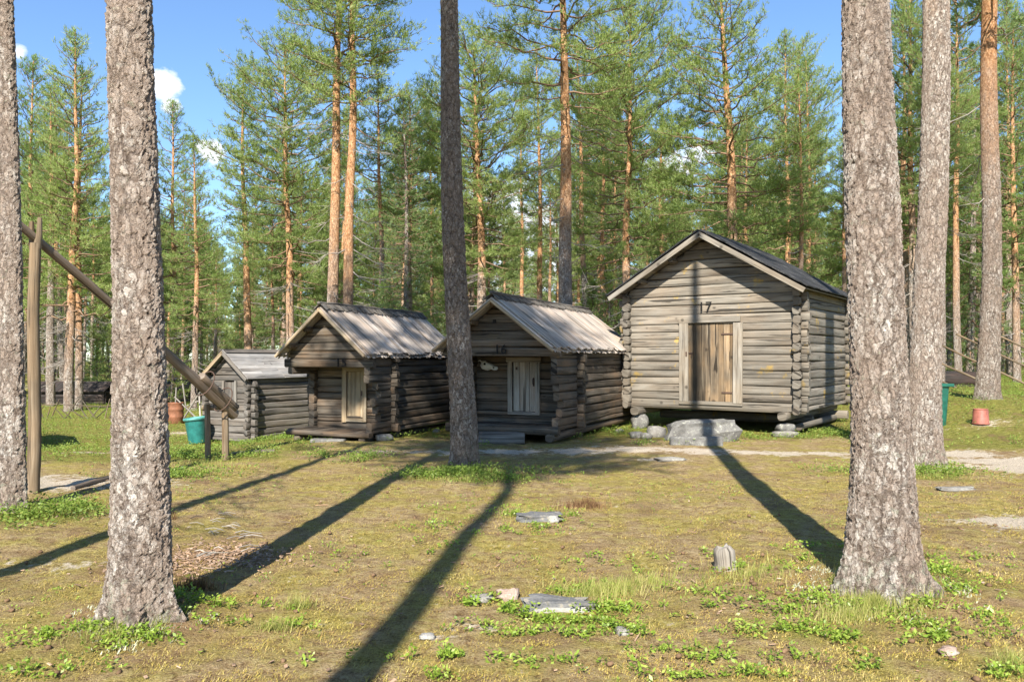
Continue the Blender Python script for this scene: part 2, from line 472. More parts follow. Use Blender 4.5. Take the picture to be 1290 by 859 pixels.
M['bilberry'] = leaf_mat('bilberry_leaves', [(0, (.08, .13, .02)), (.5, (.16, .23, .038)), (1, (.27, .32, .07))], .35, .5, .3, 0)
M['grass'] = leaf_mat('dry_grass', [(0, (.16, .20, .04)), (.5, (.32, .33, .09)), (1, (.48, .42, .18))], .35, .6, .2, 0)
M['moss_blades'] = leaf_mat('moss_and_litter', [(0, (0.173, 0.100, 0.042)), (.35, (0.366, 0.251, 0.098)), (.65, (0.366, 0.303, 0.056)), (1, (0.547, 0.442, 0.201))], .2, .8, .1, 0)
M['lichen'] = leaf_mat('reindeer_lichen', [(0, (0.276, 0.291, 0.196)), (1, (0.479, 0.479, 0.368))], .1, .9, .1, 0)
M['litter'] = wood('twig_litter_wood', (0.128, 0.076, 0.047), (0.285, 0.192, 0.129), (0.447, 0.355, 0.286), (0.320, 0.193, 0.112), .6, 0, .002, .6, 1.25, .3)
M['heath'] = leaf_mat('brown_heather', [(0, (.10, .05, .03)), (1, (.26, .16, .08))], .2, .8, .1, 0)
M['stone'] = stone_mat('grey_granite', (0.077, 0.073, 0.067), (0.143, 0.137, 0.128), (0.210, 0.204, 0.189))
M['stone_pale'] = stone_mat('pale_stone', (0.119, 0.108, 0.094), (0.194, 0.181, 0.162), (0.270, 0.256, 0.235), 8)
M['stone_pink'] = stone_mat('pinkish_stone', (0.208, 0.128, 0.096), (0.320, 0.232, 0.184), (0.416, 0.352, 0.304), 8)
M['stone_slate'] = stone_mat('dark_slate', (0.071, 0.071, 0.073), (0.122, 0.122, 0.122), (0.184, 0.175, 0.162), 6, (0.293, 0.255, 0.191))
M['chalk'] = stone_mat('white_edge_stone', (0.225, 0.212, 0.187), (0.312, 0.296, 0.271), (0.399, 0.387, 0.362), 10, (0.262, 0.250, 0.212))
M['stump'] = wood('grey_stump_wood', (0.095, 0.078, 0.059), (0.190, 0.169, 0.143), (0.286, 0.265, 0.235), (0.178, 0.125, 0.078), .3)
M['turquoise'] = plain_mat('turquoise_plastic', (0.025, 0.184, 0.168), .45, .5, .55)
M['turq_rim'] = plain_mat('pale_turquoise_rim', (0.082, 0.281, 0.255), .45, .5, .55)
M['greenbin'] = plain_mat('green_plastic', (0.015, 0.110, 0.075), .5, .4, .55)
M['terracotta'] = plain_mat('rusty_drum_paint', (0.248, 0.105, 0.056), .7, .3, .55)
M['redpot'] = plain_mat('faded_red_plastic', (0.310, 0.105, 0.074), .55, .35, .55)
M['iron'] = plain_mat('rusty_iron', (.09, .055, .04), .75, .3, .4)
M['ink'] = plain_mat('black_paint', (.012, .011, .010), .7, .2, .2)
M['bone'] = plain_mat('bleached_bone', (0.576, 0.544, 0.480), .7, .3, .22)
M['cone'] = plain_mat('cone_scales', (.19, .12, .07), .9, .1, .6)
M['felt'] = None


def felt():
    m, nt, out = new_mat('black_roofing_felt')
    obj = N(nt, 'ShaderNodeTexCoord').outputs['Object']
    a = noise(nt, obj, 3, 5, .65); b = noise(nt, obj, 55, 4, .7)
    col = ramp(nt, mth(nt, 'MULTIPLY_ADD', b, .55, mth(nt, 'MULTIPLY', a, .5)), [(.40, (.006, .006, .007)), (.55, (.03, .03, .032)), (.68, (.14, .138, .135))])
    col = mix(nt, ramp(nt, noise(nt, obj, 1.6, 5, .75), [(.62, 0), (.72, .7)]), col, (.16, .15, .14))
    bsdf(nt, out, col, .8, bump(nt, mth(nt, 'MULTIPLY_ADD', b, .5, a), 1.0, .05), .35)
    return m


M['felt'] = felt()


def ground_mat():
    m, nt, out = new_mat('forest_floor')
    geo = N(nt, 'ShaderNodeNewGeometry').outputs['Position']
    p = vmul(nt, geo, (1, 1, 0))
    n1 = noise(nt, p, .55, 5, .6); n2 = noise(nt, p, 2.3, 6, .65); n3 = noise(nt, p, 11, 6, .7); n4 = noise(nt, p, 60, 5, .7)
    n5 = noise(nt, vmul(nt, p, (1, 1.0, 1)), 210, 3, .7)
    green = attr(nt, 'green'); sand = attr(nt, 'sand'); lit = attr(nt, 'litter')
    tan = ramp(nt, mth(nt, 'MULTIPLY_ADD', n4, .5, mth(nt, 'MULTIPLY', n3, .5)), [(.395, (.15, .085, .038)), (.5, (.385, .275, .14)), (.605, (.58, .45, .27))])
    moss = ramp(nt, mth(nt, 'MULTIPLY_ADD', n4, .5, mth(nt, 'MULTIPLY', n3, .5)), [(.395, (.14, .115, .02)), (.5, (.375, .30, .085)), (.605, (.51, .435, .16))])
    grn = ramp(nt, mth(nt, 'MULTIPLY_ADD', n4, .5, mth(nt, 'MULTIPLY', n3, .5)), [(.395, (.075, .082, .014)), (.5, (.21, .215, .038)), (.605, (.36, .335, .09))])
    f1 = ramp(nt, mth(nt, 'MULTIPLY_ADD', n2, .5, mth(nt, 'MULTIPLY_ADD', n3, .2, mth(nt, 'MULTIPLY', n1, .3))), [(.455, 0), (.55, 1)])
    col = mix(nt, f1, tan, moss)
    gf = ramp(nt, mth(nt, 'ADD', mth(nt, 'MULTIPLY', green, .55), mth(nt, 'MULTIPLY_ADD', n3, .35, mth(nt, 'MULTIPLY', n2, .35))), [(.55, 0), (.74, 1)])
    col = mix(nt, mth(nt, 'MULTIPLY', gf, .85), col, grn)
    br = ramp(nt, mth(nt, 'MULTIPLY_ADD', n3, .35, mth(nt, 'MULTIPLY', noise(nt, p, 1.7, 6, .7), .65)), [(.525, 0), (.61, 1)])
    col = mix(nt, mth(nt, 'MULTIPLY', br, .8), col, mix(nt, n4, (.10, .055, .03), (.33, .20, .11)))
    col = mix(nt, mth(nt, 'MULTIPLY', lit, ramp(nt, n3, [(.3, .5), (.6, 1)])), col, mix(nt, n4, (.16, .08, .04), (.55, .34, .21)))
    sf = ramp(nt, mth(nt, 'MULTIPLY_ADD', sand, 1.0, mth(nt, 'MULTIPLY', mth(nt, 'SUBTRACT', mth(nt, 'MULTIPLY_ADD', n3, .8, mth(nt, 'MULTIPLY', n2, .9)), .85), 2.2)), [(.40, 0), (.62, 1)])
    col = mix(nt, mth(nt, 'MULTIPLY', sf, .9), col, ramp(nt, n4, [(.35, (.42, .33, .24)), (.55, (.72, .62, .50)), (.75, (.84, .77, .67))]))
    # scattered pale flecks: cones, needles, chips
    fk = ramp(nt, N(nt, 'ShaderNodeTexVoronoi', {'Vector': p, 'Scale': 26.0, 'Randomness': 1.0}).outputs['Distance'], [(.07, 1), (.12, 0)])
    fk = mth(nt, 'MULTIPLY', fk, ramp(nt, n2, [(.5, 0), (.6, .8)]))
    col = mix(nt, fk, col, (.62, .55, .46))
    fine = ramp(nt, n5, [(.30, .5), (.5, 1.0), (.72, 1.3)])
    col = mix(nt, 1.0, col, fine, 'MULTIPLY')
    h = mth(nt, 'MULTIPLY_ADD', n3, 1.0, mth(nt, 'MULTIPLY_ADD', n4, .5, mth(nt, 'MULTIPLY', n5, .18)))
    bsdf(nt, out, col, .95, bump(nt, h, 1.0, .08), .1)
    return m


M['ground'] = ground_mat()

# ------------------------------------------------------------------ hero trunk placing
HERO = {}


def hero_spec(key, base_px, marks, H, cb, orange, ap, flare=.55):
    HERO[key] = dict(base=base_px, marks=marks, H=H, cb=cb, orange=orange, ap=ap, flare=flare)


# marks: (photo y, centre x, width px)
hero_spec('far_left', (17, 640), [(0, 3, 28), (300, 8, 29), (430, 11, 30), (560, 15, 33), (640, 17, 37)], 17, 9.5, 30, .45, .35)
hero_spec('left', (172, 778), [(0, 166, 57), (300, 167, 62), (430, 168.5, 65), (600, 170, 71), (700, 172, 76), (778, 172, 77)], 20, 13, 30, .45, .55)
hero_spec('middle', (585, 586), [(0, 564, 24), (150, 568, 27), (300, 573, 30), (430, 578, 33), (520, 582, 34), (586, 585, 38)], 17, 9.5, 30, .5, .35)
hero_spec('right', (1108, 735), [(0, 1094, 61), (300, 1105, 69), (530, 1109, 73), (620, 1110, 80), (690, 1106, 90), (735, 1102, 98)], 21, 13.6, 30, .45, .55)
hero_spec('second_right', (1168, 583), [(0, 1179, 34), (300, 1173, 37), (430, 1170, 39), (530, 1166, 41), (583, 1167, 45)], 18, 12, 7.5, .45, .35)
hero_spec('third_right', (1244, 502), [(0, 1247, 21), (300, 1248, 23), (400, 1247.5, 25), (480, 1245.5, 29), (502, 1245, 32)], 16, 8.6, 5.6, .4, .25)
for k, s in HERO.items():
    s['loc'] = gp(*s['base'])
for k, hgt, rad in (('left', .07, .45), ('right', .08, .5), ('middle', .06, .5), ('second_right', .07, .5), ('far_left', .05, .4)):
    l = HERO[k]['loc']; MOUNDS.append((l[0], l[1], hgt, rad))
for k, s in HERO.items():
    s['loc'] = gp(*s['base'])

# ------------------------------------------------------------------ ground sheet
SAND = [  # pixel x, y, half width in m (x), (y), strength : pale trodden sand
    (480, 568, .8, .5, .55), (560, 570, .9, .35, .6), (640, 569, .9, .55, .75), (720, 568, .9, .55, .8), (800, 566, .9, .55, .8), (880, 568, .9, .55, .8), (960, 570, .9, .35, .95), (1040, 572, .9, .35, .85),
    (840, 579, .5, .22, .8), (1110, 575, .9, .4, .7), (1215, 572, .7, .55, 1.0), (1260, 582, .8, .6, 1.25), (1300, 590, .8, .6, 1.2), (1285, 657, .55, .35, 1.15), (1240, 655, .5, .22, .7), (1215, 617, .35, .18, .55),
    (90, 610, .9, .6, .8), (160, 606, .9, .55, .7), (30, 605, .9, .6, .7), (130, 570, .8, .35, .55), (230, 545, 1.2, .7, .6), (300, 570, .7, .3, .35), (1250, 533, .8, .5, .45), (600, 790, .22, .1, .7), (560, 803, .16, .08, .6), (880, 545, .7, .3, .4), (60, 715, .4, .25, .5)]
SANDW = [(gp(a, b), c, d, e) for a, b, c, d, e in SAND]
LITTER = [(HERO['left']['loc'], .5, .42, .95), (HERO['right']['loc'], .58, .5, .9), (gp(258, 700), .55, .50, 1.0), (gp(300, 705), .45, .45, .8), (gp(205, 720), .4, .4, .7), (gp(540, 578), .4, .3, .7), (gp(735, 640), .25, .2, .6)]
GREEN = [(gp(150, 800), .6, .35, .8), (gp(230, 770), .4, .3, .8), (gp(585, 600), .9, .6, 1.1), (gp(1150, 720), .8, .5, .8), (gp(1170, 600), .7, .6, .8), (gp(260, 570), 1.5, 1.2, 1.1), (gp(60, 650), .8, .6, .9),
         (gp(680, 655), .6, .4, .5), (gp(1040, 795), .5, .3, .6), (gp(700, 780), .5, .25, .7), (gp(1060, 540), 1.2, 1., 1.1), (gp(850, 545), 1.5, .6, .5), (gp(410, 570), .6, .5, .7), (gp(690, 548), .9, .5, .9), (gp(1060, 600), .6, .4, .5), (gp(930, 575), .4, .3, .3)]


def field(items, x, y, nz=.5, seed=21):
    s = np.zeros_like(x)
    w = 1 + nz * (fbm(x * 2.2, y * 2.2, seed, 3) - .5) * 2
    for g, a, b, k in items:
        q = ((x - g[0]) / a) ** 2 + ((y - g[1]) / b) ** 2
        s = np.maximum(s, k * np.exp(-q * w))
    return s


def f_sand(x, y): return field(SANDW, x, y)
def f_litter(x, y): return field(LITTER, x, y)


def f_green(x, y):
    g = field(GREEN, x, y, .5, 33)
    far = sstep(13.5, 17.5, y) * .95
    left = sstep(2.6, 4.5, -x) * sstep(11.3, 13, y)
    right = sstep(5.8, 7.4, x) * sstep(12.8, 14.2, y)
    g = np.maximum(g, np.maximum(far, np.maximum(left, right)))
    return np.clip(g * (1 - .9 * np.clip(f_sand(x, y) * 1.3, 0, 1)), 0, 1.2)


def axis(lo, hi, step, far, grow=1.16):
    a = list(np.arange(lo, hi + step * .5, step))
    s = step; b = hi
    while b < far: s *= grow; b += s; a.append(b)
    s = step; b = lo
    while b > -far: s *= grow; b -= s; a.insert(0, b)
    return np.array(a)


gx = axis(-9, 10.5, .06, 320); gy = axis(1.8, 17, .06, 320)
GX, GY = np.meshgrid(gx, gy)
xs, ys = GX.ravel(), GY.ravel()
zs = th(xs, ys)
near = (np.hypot(xs, ys - 8) < 22)
zs = zs + near * ((fbm(xs * 6, ys * 6, 51, 2) - .5) * .034)
nx, ny = len(gx), len(gy)
I = np.arange(nx * ny).reshape(ny, nx)
quads = np.stack([I[:-1, :-1].ravel(), I[:-1, 1:].ravel(), I[1:, 1:].ravel(), I[1:, :-1].ravel()], 1)
me = np_mesh('ground', np.stack([xs, ys, zs], 1), quads, True, {'green': f_green(xs, ys), 'sand': f_sand(xs, ys), 'litter': f_litter(xs, ys)})
ground = add_mesh('ground', me, M['ground'])
ground['kind'] = 'structure'


# ------------------------------------------------------------------ tree generators
def trunk_mesh(name, zlist, cen, rad, nang, flare=0.0, seed=0, lobes=5, tip=True):
    zlist = np.asarray(zlist, float); m = len(zlist)
    ang = np.linspace(0, 2 * np.pi, nang, endpoint=False)
    V = []
    for i, z in enumerate(zlist):
        r = rad[i] * (1 + .05 * (vnoise(ang * 1.2 + seed, np.full(nang, z * .8 + seed)) - .5))
        if flare:
            e = math.exp(-max(z, 0) / .14)
            lob = .15 + 1.5 * (np.clip(np.cos(ang * lobes + seed + .5 * np.sin(ang * 2)), 0, 1) ** 1.5) * (.4 + .9 * vnoise(ang * lobes / 6.283 + seed * 3, np.full(nang, 4.5)))
            r = r * (1 + flare * e * lob * .62)
        V.append(np.stack([cen[i][0] + r * np.cos(ang), cen[i][1] + r * np.sin(ang), np.full(nang, z)], 1))
    V = np.vstack(V)
    I = np.arange(m * nang).reshape(m, nang)
    J = np.roll(I, -1, 1)
    Q = np.stack([I[:-1].ravel(), J[:-1].ravel(), J[1:].ravel(), I[1:].ravel()], 1)
    return np_mesh(name, V, Q, True)


class Limbs:
    def __init__(s): s.V = []; s.F = []; s.n = 0

    def tube(s, P, r0, r1, n=5):
        P = np.asarray(P); m = len(P)
        T = np.gradient(P, axis=0); T /= np.linalg.norm(T, axis=1)[:, None] + 1e-9
        A = np.cross(T, np.array([.13, .21, .97])); A /= np.linalg.norm(A, axis=1)[:, None] + 1e-9
        B = np.cross(T, A); a = np.linspace(0, 2 * np.pi, n, endpoint=False)
        r = np.linspace(r0, r1, m)[:, None, None]
        V = P[:, None, :] + r * (np.cos(a)[None, :, None] * A[:, None, :] + np.sin(a)[None, :, None] * B[:, None, :])
        I = np.arange(m * n).reshape(m, n) + s.n; J = np.roll(I, -1, 1)
        s.F.append(np.stack([I[:-1].ravel(), J[:-1].ravel(), J[1:].ravel(), I[1:].ravel()], 1))
        s.V.append(V.reshape(-1, 3)); s.n += m * n

    def mesh(s, name): return np_mesh(name, np.vstack(s.V), np.vstack(s.F), True)


def tufts_mesh(name, P, D, tone, k, L, w, rg, spread=.9):
    P = np.repeat(P, k, 0); D = np.repeat(D, k, 0); n = len(P)
    tone = np.repeat(tone, k) + (rg.random(n) - .5) * .25
    d = D + spread * rg.normal(size=(n, 3)) * .6
    d /= np.linalg.norm(d, axis=1)[:, None] + 1e-9
    sd = np.cross(d, rg.normal(size=(n, 3))); sd /= np.linalg.norm(sd, axis=1)[:, None] + 1e-9
    l = L * (.6 + .7 * rg.random(n))[:, None]; ww = w * (.7 + .6 * rg.random(n))[:, None]
    b = P + rg.normal(size=(n, 3)) * L * .18
    V = np.stack([b - sd * ww * .5, b + sd * ww * .5, b + d * l], 1).reshape(-1, 3)
    return np_mesh(name, V, np.arange(3 * n).reshape(n, 3), False, {'tone': np.clip(np.repeat(tone, 3), 0, 1)})


def crown(seed, H, cb, Rm, shape, axis_at, nb=70, dens=1.0, k=6, L=.15, w=.022, dead=14, droop=.0, limb_r=.035, bare=.42, twig=.42):
    """returns limbs mesh, foliage mesh, dead twigs mesh"""
    rg = np.random.default_rng(seed)
    lim = Limbs(); dl = Limbs()
    TP = []; TD = []; TT = []
    for b in range(nb):
        t = ((b + rg.random()) / nb) ** .9
        z = cb + (H - cb) * t * .985
        az = b * 2.399 + rg.normal() * .45
        if shape == 'cone': rad = Rm * ((1 - t) ** .75 * .92 + .07) * (.55 + .25 * min(1, t * 4) + .2)
        elif shape == 'round': rad = Rm * (math.sin(math.pi * min(1, .16 + t * .80)) ** .7) * 1.0 + .1
        else: rad = Rm * ((1 - t ** 1.7) * .85 + .1) * (.55 + .45 * min(1, t * 3.5))
        rad *= .62 + .55 * rg.random()
        pitch = R(-12 - droop * 25) * (1 - t) + R(48) * t + rg.normal() * .16
        c = axis_at(z)
        m = 7; s = np.linspace(0, 1, m)
        ca, sa = math.cos(az), math.sin(az)
        bend = (rg.random() * .3 + .05) * rad
        side = rg.normal() * .12 * rad
        hx = s * rad; hz = s * rad * math.tan(pitch) * .8 + bend * (s ** 2 - s * .55) - droop * rad * .3 * np.sin(s * 2.6)
        P = np.stack([c[0] + hx * ca - side * s * s * sa, c[1] + hx * sa + side * s * s * ca, z + hz], 1)
        P[1:-1] += rg.normal(size=(m - 2, 3)) * .03 * rad
        lim.tube(P, min(limb_r, .012 + .012 * rad), .006, 5)
        # second-order twigs
        nt_ = max(4, int(rad * 7.5 * dens))
        for q in range(nt_):
            u = bare * (1 - t * .6) + (1 - bare * (1 - t * .6)) * (q + rg.random()) / nt_
            i = min(m - 2, int(u * (m - 1))); fr = u * (m - 1) - i
            p0 = P[i] * (1 - fr) + P[i + 1] * fr
            tl = (twig * rad * (1.15 - u * .75) + .12) * (.6 + .7 * rg.random())
            d0 = P[i + 1] - P[i]; d0 /= np.linalg.norm(d0) + 1e-9
            sg = 1 if q % 2 else -1
            lat = np.array([-d0[1], d0[0], 0]) * sg
            d = d0 * .7 + lat * (.75 + .3 * rg.random()) + np.array([0, 0, .12 + .25 * rg.random() - droop * .5]) + rg.normal(size=3) * .15
            d /= np.linalg.norm(d)
            p1 = p0 + d * tl + np.array([0, 0, .12 * tl - droop * tl * .35])
            if tl > .2: lim.tube(np.array([p0, (p0 + p1) / 2 + rg.normal(size=3) * .02, p1]), .007, .003, 3)
            ns = max(2, int(tl / .085))
            ss = (np.arange(ns) + rg.random(ns)) / ns
            pts = p0 + (p1 - p0) * (.2 + .8 * ss)[:, None] + rg.normal(size=(ns, 3)) * .045
            dd = np.tile(d * .6 + np.array([0, 0, .55 - droop * .6]), (ns, 1)) + rg.normal(size=(ns, 3)) * .25
            TP.append(pts); TD.append(dd)
            TT.append(np.full(ns, .32 + .35 * rg.random()) + .25 * ss)
    # leader
    c = axis_at(H * .99)
    ns = 40
    TP.append(np.stack([c[0] + rg.normal(size=ns) * .06, c[1] + rg.normal(size=ns) * .06, H - .9 + rg.random(ns) * 1.0], 1)); TD.append(np.tile([0, 0, 1.], (ns, 1)) + rg.normal(size=(ns, 3)) * .4); TT.append(np.full(ns, .7))
    for q in range(dead):
        z = cb - (cb * .62) * rg.random() ** 1.4
        az = rg.random() * 6.28; ln = Rm * (.25 + .55 * rg.random()); c = axis_at(z)
        s = np.linspace(0, 1, 5)
        P = np.stack([c[0] + s * ln * math.cos(az), c[1] + s * ln * math.sin(az), z - s * ln * (.1 + .3 * rg.random()) - .1 * ln * np.sin(s * 3)], 1) + rg.normal(size=(5, 3)) * .02 * ln
        dl.tube(P, .016, .004, 4)
        for e in range(int(3 + ln * 5)):
            i = rg.integers(1, 4); d = rg.normal(size=3) * .5 + np.array([math.cos(az), math.sin(az), -.25]); d /= np.linalg.norm(d)
            dl.tube(np.array([P[i], P[i] + d * ln * (.15 + .25 * rg.random())]), .006, .003, 3)
    TP = np.vstack(TP); TD = np.vstack(TD); TT = np.concatenate(TT)
    TD /= np.linalg.norm(TD, axis=1)[:, None]
    fol = tufts_mesh('foliage', TP, TD, TT, k, L, w, rg)
    zc_ = np.linspace(cb * .38 if dead else cb, H, 14)
    lim.tube(np.array([axis_at(z) for z in zc_]), .012, .004, 4)
    nf = sum(len(f) for f in lim.F)
    if dead:
        lim.F += [f + lim.n for f in dl.F]; lim.V += dl.V
    lm = lim.mesh('limbs')
    lm.materials.append(M['limb']); lm.materials.append(M['dead_limb'])
    mi = np.zeros(len(lm.polygons), np.int32); mi[nf:] = 1
    lm.polygons.foreach_set('material_index', mi)
    return lm, fol, None


# ------------------------------------------------------------------ foreground trunks
LABELS = {
    'far_left': 'grey scaly pine trunk at the left edge, touching the tall bare sweep post',
    'left': 'thick flaky pine trunk in the left foreground, in front of the slanting sweep pole',
    'middle': 'dark shaded pine trunk standing between the hut numbered 15 and the hut numbered 16',
    'right': 'thickest pine trunk, pale and flaky with a flared foot, right of the hut numbered 17',
    'second_right': 'reddish grey pine trunk just right of the thickest foreground trunk, mossy foot',
    'third_right': 'pine trunk turning from grey to orange, behind the upturned red bucket'}


def hero_tree(key, seed):
    s = HERO[key]; loc = s['loc']; Yd = loc[1]
    mk = sorted(s['marks'])            # top of the photo first
    ys_, cx_, w_ = [np.array(v, float) for v in zip(*mk)]
    pz = np.array([at(645, y, Yd)[2] for y in ys_]) - loc[2]
    px_ = np.array([at(c, y, Yd)[0] for c, y in zip(cx_, ys_)]) - loc[0]
    pr = w_ / F * Yd / 2 * .93
    o = np.argsort(pz); pz, px_, pr = pz[o], px_[o], pr[o]
    ztop = pz[-1]; H = s['H']
    sl = (px_[-1] - px_[0]) / (pz[-1] - pz[0])
    # spacing along the part in view is fine, coarse above the frame
    st = max(.011, .0042 * Yd * .55)
    z1 = np.arange(-.12, ztop + .25, st); z2 = np.linspace(ztop + .4, H, 40)
    zz = np.concatenate([z1, z2])

    def cen(z):
        x = np.interp(z, pz, px_) if z <= ztop else px_[-1] + sl * .6 * (z - ztop)
        return (x + .02 * math.sin(z * .9 + seed), .03 * math.sin(z * .7 + seed * 2), z)

    def rr(z):
        return float(np.interp(z, pz, pr)) if z <= ztop else pr[-1] * max(.06, 1 - (z - ztop) / (H - ztop) * .95)
    # smooth the piecewise profile
    rs = np.array([rr(z) for z in zz]); k = 25
    rs2 = np.convolve(np.pad(rs, k, mode='edge'), np.ones(2 * k + 1) / (2 * k + 1), 'valid')
    cs = np.array([cen(z)[:2] for z in zz])
    c2 = np.stack([np.convolve(np.pad(cs[:, i], k, mode='edge'), np.ones(2 * k + 1) / (2 * k + 1), 'valid') for i in (0, 1)], 1)
    n1 = len(z1) - k
    rs2[n1:] = rs[n1:]; c2[n1:] = cs[n1:]
    nang = int(2 * math.pi * pr.mean() / st)
    root = tag(empty('pine_tree', loc), LABELS[key], 'pine tree')
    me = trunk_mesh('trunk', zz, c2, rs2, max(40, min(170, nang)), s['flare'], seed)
    tr = add_mesh('trunk', me, M['bark_near'], root); tr['orange'] = float(s['orange']); tr['bark_and_shade_dark'] = {'middle': .36, 'third_right': .25, 'second_right': .1, 'left': .06}.get(key, .1)  # own darker bark, with shade on middle and third_right mixed into the tone
    li, fo, de = crown(seed, H, s['cb'], 2.5, 'round', cen, 46, .8, 6, .2, .035, 6 if key == 'third_right' else 0, bare=.3)
    add_mesh('limbs', li, None, root); add_mesh('foliage', fo, M['needles_blue'], root)
    if de: add_mesh('dead_branches', de, M['dead_limb'], root)
    return root


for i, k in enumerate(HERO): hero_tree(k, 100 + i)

# ------------------------------------------------------------------ forest prototypes
PROTO = {}


def make_proto(name, seed, H, cbf, Rm, shape, nb, r0, orange, mat='needles', **kw):
    ph = seed * 1.7

    sw = kw.pop('sway', 0.0)

    def cen(z): return (sw * max(0, z - 9) + .05 * math.sin(z * .5 + ph) + .02 * math.sin(z * 1.3 + ph), .05 * math.sin(z * .43 + ph * 2), z)
    zz = np.concatenate([[-.3], np.linspace(0, .6, 6), np.linspace(.9, H, 34)])
    rs = [r0 * (1 - .9 * (max(z, 0) / H) ** 1.25) for z in zz]
    tm = trunk_mesh('trunk', zz, [cen(z)[:2] for z in zz], rs, 12, .35, seed)
    li, fo, de = crown(seed, H, cbf * H, Rm, shape, cen, nb, **kw)
    for mm, mt in ((tm, 'bark'), (fo, mat), (de, 'dead_limb')):
        if mm: mm.materials.append(M[mt])
    PROTO[name] = dict(H=H, r0=r0, trunk=tm, limbs=li, fol=fo, dead=de, orange=orange)


make_proto('tall', 1, 16, .55, 2.3, 'round', 62, .20, 4.0, dead=16)
make_proto('tall2', 2, 16, .50, 2.1, 'mid', 70, .19, 5.0, dead=18)
make_proto('narrow', 3, 13, .48, 1.25, 'mid', 66, .12, 3.5, dead=16)
make_proto('dense', 4, 13, .24, 2.3, 'cone', 96, .15, 3.0, dens=.9, dead=10)
make_proto('dense2', 5, 13, .30, 1.9, 'cone', 86, .14, 2.6, dens=.9, dead=12)
make_proto('wide', 6, 14.5, .30, 3.0, 'mid', 100, .19, 4.0, dens=.95, dead=18)
make_proto('wide2', 7, 14.5, .36, 2.7, 'round', 90, .17, 3.0, dens=.95, dead=18)
make_proto('spruce', 8, 11, .05, 1.6, 'cone', 130, .12, 30, mat='needles_blue', droop=.55, dead=0, bare=.2, L=.12)
make_proto('young', 9, 4.2, .04, 1.05, 'cone', 60, .05, 30, mat='needles', dead=0, bare=.15, L=.13)
make_proto('snaggy', 10, 15, .58, 2.0, 'mid', 50, .16, 3.2, dead=46)

make_proto('shade', 12, 17, .60, 2.3, 'round', 105, .15, 7, dens=1.25, dead=0, bare=.15, sway=-.15, k=7)  # unseen crown, bent left and thickened to shade the middle trunk


def put_tree(kind, x, y, H=None, r=None, rz=None, label=None, group=None, lean=(0, 0), orange=None, name='pine_tree', cat='pine tree', dz=0):
    p = PROTO[kind]
    sz = (H or p['H']) / p['H']
    sx = sz if r is None else .5 * sz + .5 * (r / p['r0'])
    root = empty(name, (x, y, float(th(x, y)) - .03 + dz), random.uniform(0, 6.28) if rz is None else rz)
    root.rotation_mode = 'XYZ'
    q = Matrix.Rotation(lean[0], 4, 'Y') @ Matrix.Rotation(lean[1], 4, 'X') @ Matrix.Rotation(root.rotation_euler.z, 4, 'Z')
    root.rotation_euler = q.to_euler()
    root.scale = (sx, sx, sz)
    t = add_mesh('trunk', p['trunk'], None, root)
    if r is not None:
        k = (r / p['r0']) / sx; t.scale = (k, k, 1)
    t['orange'] = float(p['orange'] if orange is None else orange / sz)
    add_mesh('limbs', p['limbs'], None, root)
    add_mesh('foliage', p['fol'], None, root)
    if p['dead']: add_mesh('dead_branches', p['dead'], None, root)
    tag(root, label, cat, group)
    return root


